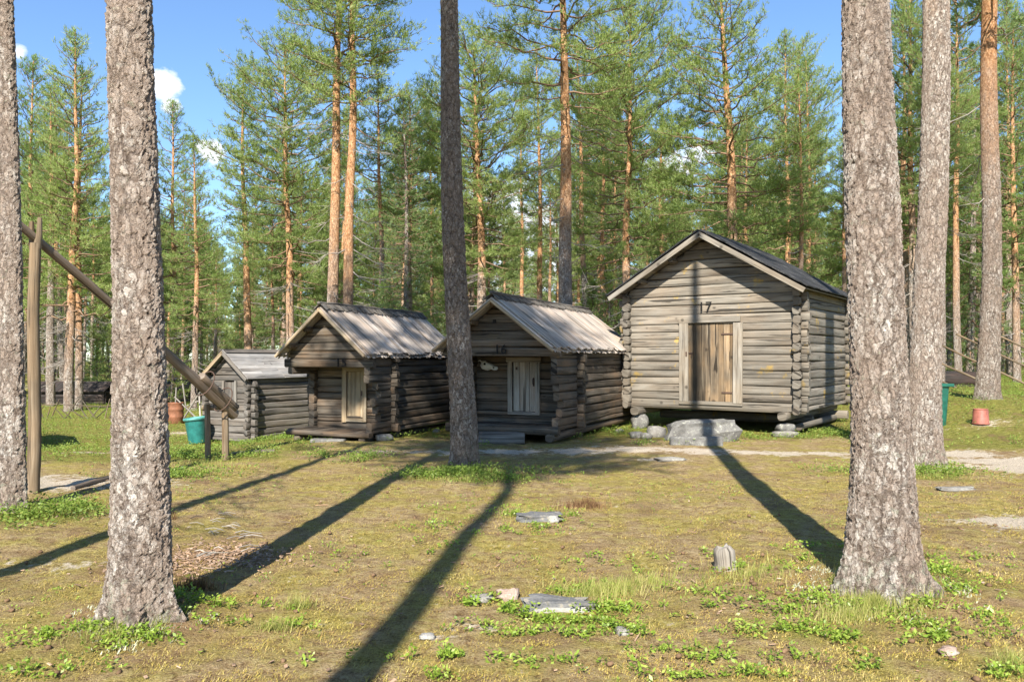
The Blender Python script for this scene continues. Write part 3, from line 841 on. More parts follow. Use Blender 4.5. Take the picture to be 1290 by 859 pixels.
# trees one can tell apart: (kind, px of the foot, px at photo y=0 / top, depth, top y, width px, orange height, rotation, label)
NAMED = [
    ('tall', 412, 429, 24, -190, 15, 3.9, 2.2, 'leaning orange pine stem behind the hut numbered 15, left one of a close pair'),
    ('tall2', 439, 443, 23.5, -200, 14, 2.5, .4, 'pale orange pine stem behind the hut numbered 15, right one of a close pair'),
    ('tall', 717, 708, 21.5, -170, 19, 4.2, 4.3, 'tall orange pine with arching bare limbs rising behind the plank roof of hut 16'),
    ('wide', 927, 911, 26, -45, 17, 4.5, .9, 'broad bushy pine rising behind the ridge of the black roofed hut'),
    ('wide2', 789, 793, 28, 8, 12, 3.5, 2.8, 'wide pine with reddish stem between the orange pine and the black roofed hut'),
    ('wide2', 608, 598, 30, 55, 13, 4.0, 5.1, 'pine with bright green crown just right of the dark middle trunk'),
    ('narrow', 311, 307, 33, 88, 10, 2.0, 1.4, 'thin straight orange stemmed pine standing behind the smallest shingle roofed hut'),
    ('wide2', 366, 359, 31, 62, 11, 3.0, .2, 'pine with spiky dead twigs between the smallest hut and the leaning orange stem'),
    ('dense', 90, 96, 30, 40, 11, 2.2, 3.3, 'pointed full pine with twin looking orange stem right of the sweep post'),
    ('dense2', 98, 104, 31, 85, 9, 2.2, 1.9, 'slimmer orange stem close behind the pointed full pine at left'),
    ('tall2', 65, 64, 33, 110, 10, 6, 2.5, 'grey stemmed pine just right of the sweep post'),
    ('dense', 40, 42, 36, 72, 9, 4, 5.5, 'shaded pine crown between the leftmost trunk and the sweep post'),
    ('dense2', 247, 245, 30, 175, 8, 2.5, 4.4, 'middling pine with reddish stem left of the smallest hut'),
    ('dense', 222, 216, 37, 128, 8, 4, .6, 'leafy pine crown just right of the left foreground trunk'),
    ('spruce', 512, 508, 25, 118, 8, 30, 2, 'dark drooping spruce between the close pair of orange stems and the middle trunk'),
    ('snaggy', 480, 478, 29, 95, 9, 5, 1, 'thin grey pine with bare twigs behind the roof of hut 15'),
    ('dense2', 992, 990, 33, 40, 8, 2.0, 3, 'pine with slender orange stem over the right roof slope of the black roofed hut'),
    ('dense', 1020, 1015, 38, 75, 8, 3, 2, 'pine crown bordering the gap of sky left of the thickest trunk'),
    ('tall', 1206, 1204, 30, -40, 9, 3, 5, 'slim dark pine stem between the reddish grey trunk and the grey to orange trunk'),
    ('dense', 1279, 1276, 30, 20, 9, 2, 4, 'pine with orange stem at the right edge behind the pole fence'),
    ('wide', 1150, 1146, 33, -60, 10, 6, 2.2, 'dark crowned pine showing between the two thick right trunks'),
    ('spruce', 1225, 1225, 36, 60, 9, 30, 2.2, 'dark spruce behind the log lying beside the right pole fence'),
    ('tall2', 682, 676, 34, 60, 8, 3, 1.2, 'slender pine left of the tall orange pine behind hut 16'),
    ('snaggy', 762, 757, 36, 100, 8, 2.5, 3.9, 'thin stem right of the tall orange pine behind hut 16'),
]
taken = []
for kind, bx, tx, Y, ty, w, orz, rz, lab in NAMED:
    foot = at(bx, 450, Y); top = at(tx, 0, Y)
    H = at(bx, ty, Y)[2] - float(th(foot[0], Y))
    zt = top[2]
    lean = math.atan2(top[0] - foot[0], zt - 1.5) * .9
    nm = 'spruce_tree' if kind == 'spruce' else 'pine_tree'
    put_tree(kind, foot[0], Y, H, w / F * Y / 2 * 1.08, rz, lab, None, (lean, 0), orz, nm, 'spruce tree' if kind == 'spruce' else 'pine tree')
    taken.append((foot[0], Y))

TOPX = [-400, 0, 40, 60, 95, 130, 200, 240, 265, 290, 325, 350, 400, 460, 560, 640, 760, 860, 960, 1010, 1032, 1050, 1075, 1130, 1300, 1800]
TOPY = [90, 90, 70, 60, 60, 90, 120, 150, 210, 230, 190, 100, 110, 90, 80, 70, 50, 20, 30, 70, 130, 190, 150, 0, -40, 0]
HUTS_XY = [(-6.3, 20), (-3.5, 18), (.6, 17.5), (5, 18), (6.5, 19)]
GRP = {'l': 'forest pines left of the huts', 'm': 'forest pines behind the huts', 'r': 'forest pines right of the huts'}
LAB = {'l': 'forest pine at left, well beyond the stick fence', 'm': 'forest pine well behind the row of log huts', 'r': 'forest pine at right, well beyond the thick trunks'}
LABY = {'l': 'young spruce among the stems at left beyond the stick fence', 'm': 'young spruce low among the stems behind the huts', 'r': 'young spruce low among the stems at right'}
nt_ok = 0
tries = 0
while nt_ok < 172 and tries < 6000:
    tries += 1
    Y = 24 + 56 * rng.random() ** .85
    X = (rng.random() * 2 - 1) * (.70 * Y + 3)
    px = 645 + F * X / Y
    if any((X - a) ** 2 + (Y - b) ** 2 < (1.75 + .01 * Y) ** 2 for a, b in taken): continue
    if any((X - a) ** 2 + (Y - b) ** 2 < 4.2 ** 2 for a, b in HUTS_XY): continue
    if Y < 29 and 130 < px < 900: continue
    if Y < 34 and px < 300 and rng.random() < .55: continue
    ty = float(np.interp(px, TOPX, TOPY)) + rng.random() ** 1.3 * 190 + 8
    H = at(px, ty, Y)[2]
    if H > 19: H = 13 + rng.random() * 5
    if H < 6: continue
    zone = 'l' if px < 330 else ('m' if px < 1060 else 'r')
    kind = rng.choice(['dense', 'dense2', 'wide2', 'narrow', 'tall', 'tall2', 'snaggy', 'spruce'], p=[.15, .17, .15, .17, .11, .09, .11, .05])
    if kind == 'spruce' : H = min(H, 12)
    nm = 'spruce_tree' if kind == 'spruce' else 'pine_tree'
    lab = LAB[zone] if kind != 'spruce' else LAB[zone].replace('pine', 'spruce')
    put_tree(kind, X, Y, H, (.05 + .0062 * H) * rng.uniform(.85, 1.25), None, lab, GRP[zone] if kind != 'spruce' else GRP[zone].replace('pines', 'spruces'), (rng.normal() * .015, rng.normal() * .015), rng.uniform(1.5, 6), nm, 'spruce tree' if kind == 'spruce' else 'pine tree')
    taken.append((X, Y)); nt_ok += 1
ny_ok = 0; tries = 0
while ny_ok < 60 and tries < 3000:
    tries += 1
    Y = 25 + 38 * rng.random(); X = (rng.random() * 2 - 1) * (.68 * Y + 2); px = 645 + F * X / Y
    if any((X - a) ** 2 + (Y - b) ** 2 < .8 ** 2 for a, b in taken): continue
    if any((X - a) ** 2 + (Y - b) ** 2 < 3.6 ** 2 for a, b in HUTS_XY): continue
    if px < 330 and Y < 34: continue
    zone = 'l' if px < 330 else ('m' if px < 1060 else 'r')
    put_tree('young', X, Y, rng.uniform(2.2, 5.2), None, None, LABY[zone], 'young spruces ' + {'l': 'at left', 'm': 'behind the huts', 'r': 'at right'}[zone], name='young_spruce', cat='young spruce')
    taken.append((X, Y)); ny_ok += 1

# pines behind the photographer, whose trunks and crowns throw the long shadows
for (x, y, H, r, kind, lab) in [(-1.56, -2.0, 17, .15, 'shade', 'tall pine standing behind the viewpoint, its shadow crossing the clearing'),
                                (-4.3, 2.2, 18, .12, 'tall2', 'tall pine left of the viewpoint, its shadow crossing the left clearing')]:
    put_tree(kind, x, y, H, r, 0.0, lab, None, (0, 0), 7)

# far wood: too many to count, one mass
rgf = np.random.default_rng(77)
FP = []; FD = []; FT = []; FL = Limbs()
for i in range(270):
    Y = 82 + 45 * rgf.random(); X = (rgf.random() * 2 - 1) * (.78 * Y + 6)
    px = 645 + F * X / Y
    H = min(17, at(px, float(np.interp(px, TOPX, TOPY)) + 60 + 130 * rgf.random(), Y)[2])
    z0 = float(th(X, Y))
    FL.tube(np.array([[X, Y, z0 - .3], [X + rgf.normal() * .2, Y, z0 + H * .5], [X + rgf.normal() * .2, Y, z0 + H]]), .16, .03, 6)
    n = 520
    t = rgf.random(n) ** .8; rad = (2.0 * (1 - t) ** .8 + .15) * np.sqrt(rgf.random(n)) * rgf.uniform(.8, 1.25); a = rgf.random(n) * 6.283
    lobe = 1 + .35 * np.sin(a * 3 + t * 25 + i)
    FP.append(np.stack([X + rad * lobe * np.cos(a), Y + rad * lobe * np.sin(a), z0 + H * ((.2 if i % 3 else .02) + (.8 if i % 3 else .98) * t) + .25 * np.sin(t * 40)], 1))
    FD.append(np.stack([np.cos(a) * .5, np.sin(a) * .5, np.full(n, .6)], 1) + rgf.normal(size=(n, 3)) * .3); FT.append(rgf.random(n) * .6 + .3 * t)
FP = np.vstack(FP); FD = np.vstack(FD); FT = np.concatenate(FT)
fw = tag(empty('distant_forest', (0, 100, 0)), 'distant pine wood filling the gaps behind all the stems', 'forest', None, 'stuff')
bpy.data.objects.remove(fw)
me = tufts_mesh('distant_forest', FP, FD, FT, 4, .55, .16, rgf)
lm = FL.mesh('d')
nv = len(me.vertices)
o = add_mesh('distant_forest', me, M['far_needles']); tag(o, 'distant pine wood filling the gaps behind all the stems', 'forest', None, 'stuff')
o2 = add_mesh('distant_stems', lm, M['bark'], o); o2['orange'] = 3.0; o2['kind'] = 'stuff'

# ------------------------------------------------------------------ log huts
def text_mesh(body, size, depth):
    cu = bpy.data.curves.new('digits', 'FONT'); cu.body = body; cu.size = size; cu.extrude = depth; cu.align_x = 'CENTER'; cu.align_y = 'CENTER'; cu.space_character = 1.1; cu.offset = size * .004
    o = bpy.data.objects.new('digits', cu); COL.objects.link(o)
    bpy.context.view_layer.update()
    me = bpy.data.meshes.new_from_object(o.evaluated_get(bpy.context.evaluated_depsgraph_get()))
    bpy.data.objects.remove(o); bpy.data.curves.remove(cu)
    return me


class Hut:
    def __init__(s, label, c, th_, W, D, zb, ze, zr, of, ob, es, lh=.185, t=.15, rec=0.0, mat='log_dark', cat='log hut'):
        s.th = th_; s.W, s.D, s.of, s.ob, s.es, s.lh, s.t, s.rec = W, D, of, ob, es, lh, t, rec
        s.right = np.array([math.cos(th_), -math.sin(th_), 0]); s.back = np.array([math.sin(th_), math.cos(th_), 0])
        p = np.array([c[0], c[1], 0]) - s.right * W / 2
        g = float(th(p[0], p[1]))
        s.loc = np.array([p[0], p[1], g])
        s.zb, s.ze, s.zr = zb - g, ze - g, zr - g
        s.slope = (s.zr - s.ze) / (W / 2 + es)
        s.mat = M[mat]
        s.root = tag(empty('log_hut', s.loc, -th_), label, cat)

    def local(s, px, py, yl):
        """local (x, z) where the pixel's ray meets the plane y = yl of the hut"""
        d = ray(px, py); o = np.array([0, 0, CAM_H]) - s.loc - s.back * yl
        tt = -(o @ s.back) / (d @ s.back)
        q = o + d * tt
        return q @ s.right, q[2]

    def world(s, x, y, z):
        return s.loc + s.right * x + s.back * y + np.array([0, 0, z])

    def rz(s, x): return s.zr - s.slope * abs(x)

    def walls(s, door=None, ext=.18, side_ext=None, gable_z=None, tone=(0, 1), left_gap=None):
        W, D, t, lh, zb = s.W, s.D, s.t, s.lh, s.zb
        rt = lambda: random.uniform(*tone)
        und = .05
        ztop_side = s.rz(W / 2) - und

        def stub(mb, p, d, L, i):
            e = np.array(d, float)
            k = random.uniform(.82, 1.12)
            mb.log(p, np.array(p) + e * L * random.uniform(.62, 1.15), t * 1.0 * k, lh * random.uniform(.90, 1.02), random.uniform(3.2, 5.5), 12, rt() * .5, .07, .003, jit=.17)
        for yy, nm in ((0.0, 'front_wall'), (D, 'back_wall')):
            mb = MB(); i = 0; zlow = zb
            while True:
                lz = lh * random.uniform(.78, 1.22)
                z = zlow + lz * .5
                half = (s.zr - und - (z - lz * .5)) / s.slope
                if half < .10: break
                is_g = half < W / 2
                a = min(half, W / 2 + .02)
                w = t * random.uniform(.93, 1.05)
                segs = [(-a, a)]
                if door and nm == 'front_wall' and door[2] < z < door[3]:
                    segs = [(-a, door[0]), (door[1], a)]
                for (x0, x1) in segs:
                    mb.log((x0, yy, z), (x1, yy, z), w, lz * .985, 5.5, 16, rt(), .25, .005, jit=.06)
                if not is_g:
                    stub(mb, (-W / 2 - t * .4, yy, z), (-1, 0, 0), ext, i); stub(mb, (W / 2 + t * .4, yy, z), (1, 0, 0), ext, i)
                zlow += lz; i += 1
            s.clip(mb, und)
            mb.build(nm, s.mat, s.root)
        for sgn, nm in ((-1, 'side_wall'), (1, 'side_wall')):
            mb = MB(); i = 0; z = zb
            n = int((ztop_side - zb) / lh + .5)
            while z + lh * .4 < ztop_side:
                hh = lh
                zz = z
                if i == 0: zz = z + lh * .25; hh = lh * .5
                if zz + hh * .5 > ztop_side: hh = max(.06, 2 * (ztop_side - zz))
                x = sgn * W / 2
                mb.log((x, -.02, zz), (x, D + .02, zz), t * random.uniform(.93, 1.05), hh * random.uniform(.965, 1.0), 5.0, 16, rt(), .25, .006)
                stub(mb, (x, D + t * .4, zz), (0, 1, 0), ext, i)
                if s.rec:
                    f = side_ext(sgn, i / max(1, n - 1), i, n)
                    if f > .05:
                        mb.log((x, .0, zz), (x, -f, zz), t * 1.03, hh * random.uniform(.98, 1.02), 5.0, 14, rt(), .14, .006, jit=.07)
                else:
                    stub(mb, (x, -t * .4, zz), (0, -1, 0), ext, i)
                z += lh; i += 1
            mb.build(nm, s.mat, s.root)
        # floor and the beams under it
        mb = MB()
        yf = -s.rec
        for k in range(int((W - .05) / .2)):
            x = -W / 2 + .12 + k * .2
            mb.box((x, (D + yf) / 2, zb + .02), (.196, D - yf - .1, .04), tone=rt())
        mb.build('floor_boards', s.mat, s.root)

    def clip(s, mb, und):
        for k, (x, y, z) in enumerate(mb.v):
            lim = max(.01, (s.zr - und - z) / s.slope)
            if abs(x) > lim and z > s.rz(s.W / 2) - .3: mb.v[k] = (math.copysign(lim, x), y, z)

    def gable(s, z0, tone=(0, 1), beam_h=None):
        mb = MB(); z = z0; y = -s.rec; i = 0; lh = s.lh
        while True:
            h = (beam_h or lh) if i == 0 else lh
            half = (s.zr - .05 - z) / s.slope
            if half < .1: break
            a = min(half, s.W / 2 + (.14 if i == 0 else .02))
            mb.log((-a, y, z + h / 2), (a, y, z + h / 2), s.t * (1.08 if i == 0 else .95), h * .985, 5.0, 16, random.uniform(*tone), .2, .006)
            z += h; i += 1
        s.clip(mb, .05)
        return mb.build('gable_wall', s.mat, s.root)

    def slope_frame(s, sg):
        a = math.atan(s.slope); c, q = math.cos(a), math.sin(a)
        X = Vector((sg * c, 0, -q)); Y = Vector((0, sg, 0)); Z = Vector((sg * q, 0, c))
        m = Matrix((X, Y, Z)).transposed()
        L = (s.W / 2 + s.es) / c
        return m, np.array(X), np.array(Z), L

    def plank_roof(s, mat, wide=.17, tone=(0, 1), fringe=True, under='log_dark'):
        root = s.root; y0, y1 = -s.of, s.D + s.ob
        mb = MB(); un = MB()
        for sg in (-1, 1):
            m, X, Z, L = s.slope_frame(sg)
            top = np.array([0, 0, s.zr])
            for lay, off in ((0, .0), (1, .034)):
                y = y0 + (wide * .5 * lay)
                while y < y1:
                    w = wide * random.uniform(.6, 1.35); w = min(w, y1 - y)
                    if w < .03: break
                    l = L + random.uniform(-.05, .045) - (.02 if lay == 0 else 0)
                    c = top + X * (l / 2 - .0) + Z * (off + random.uniform(0, .006)) + np.array([0, y + w / 2, 0])
                    mb.box(c, (l, w - .002, .024), M=Matrix(m) @ Matrix.Rotation(random.uniform(-.035, .035), 3, 'X') @ Matrix.Rotation(random.uniform(-.004, .004), 3, 'Z'), tone=random.uniform(*tone), bev=.003)
                    y += w
            if fringe:
                y = y0
                while y < y1:
                    w = random.uniform(.02, .055)
                    l = random.uniform(.06, .12)
                    c = top + X * (L + random.uniform(-.04, .02)) + Z * (-.022 + random.uniform(-.006, .004)) + np.array([0, y + w / 2, 0])
                    mb.box(c, (l, w, .016), M=m, tone=random.uniform(0, 1), bev=.003)
                    y += w * random.uniform(.9, 1.25)
        roof = mb.build('roof', M[mat], root)
        # purlins under the boards
        pu = MB()
        for x in (-.82, -.42, .42, .82):
            xx = x * (s.W / 2 + s.es * .3)
            pu.tube([(xx, y0 + .07, s.rz(xx) - .075), (xx, y1 - .05, s.rz(xx) - .075)], .045, 9, random.random(), rough=.1)
        pu.tube([(0, y0 + .06, s.zr - .1), (0, y1 - .05, s.zr - .1)], .05, 9, .7, rough=.1)
        pu.build('purlins', M['pole'], root)
        # light edge poles up both gables
        for sg in (-1, 1):
            m, X, Z, L = s.slope_frame(sg)
            b = MB(); top = np.array([0, y0 - .015, s.zr])
            pts = [top + X * (L * k) + Z * (-.035) + np.array([0, .004 * math.sin(k * 9), 0]) for k in np.linspace(.0, 1.0, 9)]
            b.tube(pts, np.linspace(.034, .03, 9), 9, random.uniform(.5, .9), rough=.12)
            b.build('barge_pole', M['barge_warm'], roof)
            b = MB(); top = np.array([0, y1 + .0, s.zr])
            b.tube([top + X * (L * k) + Z * (-.03) for k in (0, .5, 1)], .032, 8, .5); b.build('barge_pole', M['barge_warm'], roof)
        # ragged ridge of bark and sticks
        rg_ = MB()
        for sg in (-1, 1):
            m, X, Z, L = s.slope_frame(sg)
            y = y0
            while y < y1:
                w = random.uniform(.025, .06); l = random.uniform(.10, .19)
                c = np.array([0, y + w / 2, s.zr]) + X * (l / 2 - .03) + Z * (.068 + random.uniform(-.006, .012))
                rg_.box(c, (l, w, .016), M=Matrix(m) @ Matrix.Rotation(random.uniform(-.12, .12), 3, 'Z'), tone=random.uniform(0, .7), bev=.003)
                y += w * random.uniform(.85, 1.1)
        pts = [(random.uniform(-.008, .008), y, s.zr + .098 + random.uniform(-.012, .012)) for y in np.linspace(y0 - .02, y1 + .02, 18)]
        rg_.tube(pts, .033, 8, .25, rough=.3)
        rg_.build('ridge_cap', M['log_grey'], roof)
        return roof

    def planks(s, mb, x0, x1, z0, z1, y, n, th_=.03, tones=None):
        e = np.sort(np.concatenate([[0, 1], np.clip((np.arange(1, n) + rng.normal(size=n - 1) * .16) / n, .03, .97)]))
        for i in range(n):
            a, b = x0 + (x1 - x0) * e[i], x0 + (x1 - x0) * e[i + 1]
            mb.box(((a + b) / 2, y + random.uniform(-.003, .003), (z0 + z1) / 2), (b - a - .005, th_, z1 - z0 - random.uniform(0, .012)), tone=tones[i % len(tones)] if tones else random.random(), bev=.004)

    def number(s, body, px, py, size, yl):
        x, z = s.local(px, py, yl)
        me = text_mesh(body, size, .006)
        o = add_mesh('house_number', me, M['ink'], s.root)
        o.location = (x, yl - .04, z); o.rotation_euler = (R(90), R(random.uniform(-2, 2)), 0)
        return o


# ---- hut 17: large, black roof -------------------------------------------------
h = Hut('largest log hut, numbered 17, grey hewn logs under a black roof', (5.835, 16.2), .605, 3.79, 3.9, .48, 2.966, 4.261, .54, .30, .27, .188, .16, 0, 'log_pale')
H17 = h
yf = -h.t / 2
dx0, dz1 = h.local(866, 408, yf); dx1, dz0 = h.local(926, 505, yf)
h.walls((dx0 - .05, dx1 + .05, dz0 + .0, dz1 + .02), .17, tone=(.15, 1))
# roof: boards below, felt above
deck = MB(); feltb = None
for sg in (-1, 1):
    m, X, Z, L = h.slope_frame(sg)
    for k in range(9):
        w = L / 9
        c = np.array([0, (h.D + h.ob - h.of) / 2, h.zr]) + X * (w * (k + .5)) + Z * (-.012)
        deck.box(c, (w - .004, h.D + h.ob + h.of, .024), M=m, tone=random.random())
roof = deck.build('roof', M['log_pale'], h.root)
V = []; Q = []
ny_, nx_ = 60, 34
for sg in (-1, 1):
    m, X, Z, L = h.slope_frame(sg); b = len(V)
    for i in range(ny_ + 1):
        for j in range(nx_ + 1):
            yq = -h.of - .02 + (h.D + h.ob + h.of + .04) * i / ny_
            k = -.0 + (L + .03) * j / nx_
            hgt = .018 + .03 * float(fbm(np.array(yq * 5.0), np.array(k * 5.0 + sg * 9), 5, 3)) + .012 * float(vnoise(np.array(yq * 22.), np.array(k * 22.), 4))
            p = np.array([0, yq, h.zr]) + X * k + Z * hgt
            V.append(p)
    for i in range(ny_):
        for j in range(nx_):
            q = [b + i * (nx_ + 1) + j, b + (i + 1) * (nx_ + 1) + j, b + (i + 1) * (nx_ + 1) + j + 1, b + i * (nx_ + 1) + j + 1]
            Q.append(q if sg < 0 else q[::-1])
me = np_mesh('roofing_felt', np.array(V), np.array(Q), True)
fo = add_mesh('roofing_felt', me, M['felt'], roof)
so = fo.modifiers.new('thickness', 'SOLIDIFY'); so.thickness = .03; so.offset = 1
for sg in (-1, 1):
    m, X, Z, L = h.slope_frame(sg)
    b = MB(); y = -h.of - .016
    b.box(np.array([0, y, h.zr]) + X * (L / 2 + .01) + Z * (-.05), (L + .02, .03, .105), M=m, tone=.55); b.build('barge_board', M['frame_pale'], roof)
    b = MB(); b.box(np.array([0, h.D + h.ob + .016, h.zr]) + X * (L / 2 + .01) + Z * (-.05), (L + .02, .03, .105), M=m, tone=.6); b.build('barge_board', M['log_pale'], roof)
pu = MB()
for xx in (-1.45, -.72, 0, .72, 1.45):
    pu.log((xx, -h.of + .12, h.rz(xx) - .10), (xx, h.D + h.ob - .06, h.rz(xx) - .10), .10, .10, 2.6, 10)
pu.build('purlins', M['log_pale'], h.root)
# door
fr = tag(empty('x', (0, 0, 0)), None); bpy.data.objects.remove(fr)
b = MB(); y = yf - .022
jx0 = h.local(857, 450, yf)[0]; jx1 = h.local(934, 450, yf)[0]
zt, zbt = h.local(895, 404, yf)[1], h.local(895, 506, yf)[1]
b.box(((jx0 + dx0) / 2 + .005, y, (dz1 + zbt) / 2), (abs(dx0 - jx0) + .04, .045, dz1 - zbt + .02), tone=.9)
b.box(((jx1 + dx1) / 2, y, (dz1 + zbt) / 2 - .01), (abs(jx1 - dx1) + .06, .05, dz1 - zbt + .02), tone=1.0, ry=.012)
b.box(((jx0 + jx1) / 2 - .02, y + .004, dz1 + .075), (jx1 - jx0 + .02, .06, .12), tone=.35, ry=-.01)
b.box(((jx0 + jx1) / 2, y + .01, zbt - .035), (jx1 - jx0 + .05, .05, .07), tone=.4)
b.build('door_frame', M['frame_pale'], h.root)
b = MB(); h.planks(b, dx0 + .01, dx1 - .005, zbt + .005, dz1 + .01, yf + .03, 8, .035, [.62, .12, .2, .7, .8, .45, .95, .25])
door = b.build('door', M['door_striped'], h.root)
for zz in (zbt + (dz1 - zbt) * .12, zbt + (dz1 - zbt) * .86):
    b = MB()
    b.box((dx1 - .16, yf + .004, zz), (.27, .014, .035), tone=.5)
    b.tube([(dx1 - .015, yf - .005, zz - .04), (dx1 - .015, yf - .005, zz + .04)], .014, 8)
    b.build('hinge', M['iron'], door)
b = MB(); zz = zbt + (dz1 - zbt) * .62
b.box((dx0 + .03, yf - .004, zz), (.2, .016, .03)); b.box((dx0 - .01, yf - .05, zz - .02), (.03, .02, .1)); b.tube([(dx0 + .1, yf - .0, zz - .02), (dx0 + .1, yf - .035, zz - .05), (dx0 + .1, yf - .02, zz - .09)], .009, 7)
b.build('latch', M['iron'], door)
h.number('17', 889, 387, .29, yf)
# sills, corner blocks
b = MB()
for xx in (-h.W / 2 + .28, h.W / 2 - .25):
    b.log((xx, -.34, h.zb - .085), (xx, h.D + .2, h.zb - .085), .2, .17, 2.8, 12, random.random(), .25, .008)
b.log((-h.W / 2 + .1, 1.5, h.zb - .25), (h.W / 2 - .1, 1.5, h.zb - .25), .18, .2, 2.6); b.log((-h.W / 2 + .1, h.D - .4, h.zb - .25), (h.W / 2 + .2, h.D - .4, h.zb - .25), .18, .2, 2.6)
b.log((-h.W / 2 - .1, .02, h.zb + .02), (h.W / 2 + .15, .02, h.zb + .02), .17, .09, 4, 12, .5)
b.log((h.W / 2 - .1, .3, h.zb - .33), (h.W / 2 - .1, h.D, h.zb - .30), .15, .14, 2.5)
b.build('sill_beams', M['log_pale'], h.root)


# ---- hut 16 ---------------------------------------------------------------------
def ext16(sg, u, i, n):
    if sg > 0: return h.rec * (1.0 if u > .62 else (.93 if i < 2 else .80 + .12 * math.sin(i * 1.7))) + .04
    return h.rec * (1.0 if (u > .7 or i < 1) else .28) + .04


h = Hut('plank roofed log hut numbered 16 with a skull hung beside its grey door', (1.242, 15.7), .43, 2.2, 3.75, .24, 1.74, 2.70, 1.52, .2, .17, .158, .13, 1.1, 'log_dark')
H16 = h
yf = -h.t / 2
dx0, dz1 = h.local(646, 456, yf); dx1, dz0 = h.local(675, 519, yf)
h.walls((dx0 - .03, dx1 + .03, dz0, dz1 + .03), .16, ext16)
zb0 = h.local(640, 449, -h.rec)[1]
h.gable(zb0, (.1, .9), .17)
h.plank_roof('plank_roof', .17)
b = MB(); y = yf - .022
b.box((dx0 - .05, y, (dz0 + dz1) / 2), (.10, .045, dz1 - dz0 + .06), tone=.5); b.box((dx1 + .05, y, (dz0 + dz1) / 2), (.10, .045, dz1 - dz0 + .06), tone=.4)
b.box(((dx0 + dx1) / 2, y - .004, dz1 + .05), (dx1 - dx0 + .26, .06, .10), tone=.4); b.box(((dx0 + dx1) / 2, y + .005, dz0 - .03), (dx1 - dx0 + .2, .06, .06), tone=.5)
b.build('door_frame', M['door_silver'], h.root)
b = MB(); h.planks(b, dx0 + .005, dx1 - .005, dz0 + .005, dz1, yf + .02, 4, .03, [.8, .95, .7, .9]); door = b.build('door', M['door_silver'], h.root)
b = MB(); b.tube([(dx1 - .05, yf - .0, dz0 + .55), (dx1 - .05, yf - .04, dz0 + .56), (dx1 - .05, yf - .04, dz0 + .66), (dx1 - .05, yf - .0, dz0 + .67)], .010, 8); b.box((dx1 - .05, yf + .002, dz0 + .60), (.035, .01, .17)); b.build('handle', M['iron'], door)
b = MB(); b.box((dx0 + .08, yf + .003, dz1 - .13), (.04, .012, .06)); b.build('keyhole_plate', M['iron'], door)
h.number('16', 631.5, 440.5, .25, -h.rec - h.t / 2)
b = MB(); b.box((-.1, -h.rec - h.t * .47, h.local(627, 405, -h.rec)[1]), (.07, .02, .07)); b.build('gable_vent', M['ink'], h.root)
b = MB()
b.log((-h.W / 2 - .05, -h.rec - .02, h.zb + .0), (h.W / 2 + .1, -h.rec - .02, h.zb + .0), .15, .17, 3.2, 12, .4)
b.log((-h.W / 2 + .15, -h.rec - .12, h.zb - .11), (-h.W / 2 + .15, h.D, h.zb - .11), .16, .14, 2.6); b.log((h.W / 2 - .05, -h.rec - .14, h.zb - .12), (h.W / 2 - .05, h.D + .3, h.zb - .08), .17, .15, 2.5, 12, .6)
b.log((-h.W / 2, .4, h.zb - .16), (h.W / 2, .4, h.zb - .16), .16, .2, 2.6)
b.build('sill_beams', M['log_dark'], h.root)
sk_x, sk_z = h.local(616, 460, -.16)
SK = h.world(sk_x, -.16, sk_z)


# ---- hut 15 ---------------------------------------------------------------------
def ext15(sg, u, i, n):
    if sg > 0: return h.rec * (1.0 if u > .62 else (.9 if i < 2 else .62 + .16 * math.sin(i * 2.1))) + .05
    return h.rec * (1.0 if (u > .70 or i < 1) else .16) + .05


h = Hut('plank roofed log hut numbered 15 with a honey coloured door', (-2.43, 15.85), .37, 1.72, 2.75, .13, 1.64, 2.54, 1.16, .25, .16, .152, .13, .82, 'log_dark')
H15 = h
yf = -h.t / 2
dx0, dz1 = h.local(437, 468, yf); dx1, dz0 = h.local(458, 527, yf)
h.walls((dx0 - .03, dx1 + .03, dz0, dz1 + .03), .15, ext15)
zb0 = h.local(428, 463, -h.rec)[1]
h.gable(zb0, (.1, .9), .165)
h.plank_roof('plank_roof', .16)
b = MB(); y = yf - .022
b.box((dx0 - .045, y, (dz0 + dz1) / 2 - .03), (.10, .045, dz1 - dz0 + .12), tone=.9); b.box((dx1 + .04, y, (dz0 + dz1) / 2 - .02), (.085, .045, dz1 - dz0 + .10), tone=.85)
b.box(((dx0 + dx1) / 2, y + .012, dz1 + .045), (dx1 - dx0 + .18, .05, .09), tone=.3); b.box(((dx0 + dx1) / 2, y + .008, dz0 - .04), (dx1 - dx0 + .06, .06, .07), tone=.4)
b.build('door_frame', M['door_honey'], h.root)
b = MB(); h.planks(b, dx0 + .005, dx1 - .005, dz0 + .005, dz1, yf + .02, 4, .03, [1.0, .55, .8, .6]); door = b.build('door', M['door_honey'], h.root)
b = MB(); b.box((dx1 - .05, yf + .0, dz0 + .5), (.035, .014, .10)); b.build('latch', M['iron'], door)
h.number('15', 431, 457, .235, -h.rec - h.t / 2)
b = MB()
b.log((-h.W / 2 - .08, -h.rec - .02, h.zb + .0), (h.W / 2 + .08, -h.rec - .02, h.zb + .0), .17, .10, 3.2, 12, .4)
b.log((-h.W / 2 + .15, -h.rec - .05, h.zb - .10), (-h.W / 2 + .15, h.D, h.zb - .10), .15, .12, 2.6); b.log((h.W / 2 - .1, -h.rec - .05, h.zb - .10), (h.W / 2 - .1, h.D, h.zb - .10), .15, .12, 2.6)
b.log((-h.W / 2, .3, h.zb - .12), (h.W / 2, .3, h.zb - .12), .16, .18, 2.6)
b.build('sill_beams', M['log_dark'], h.root)


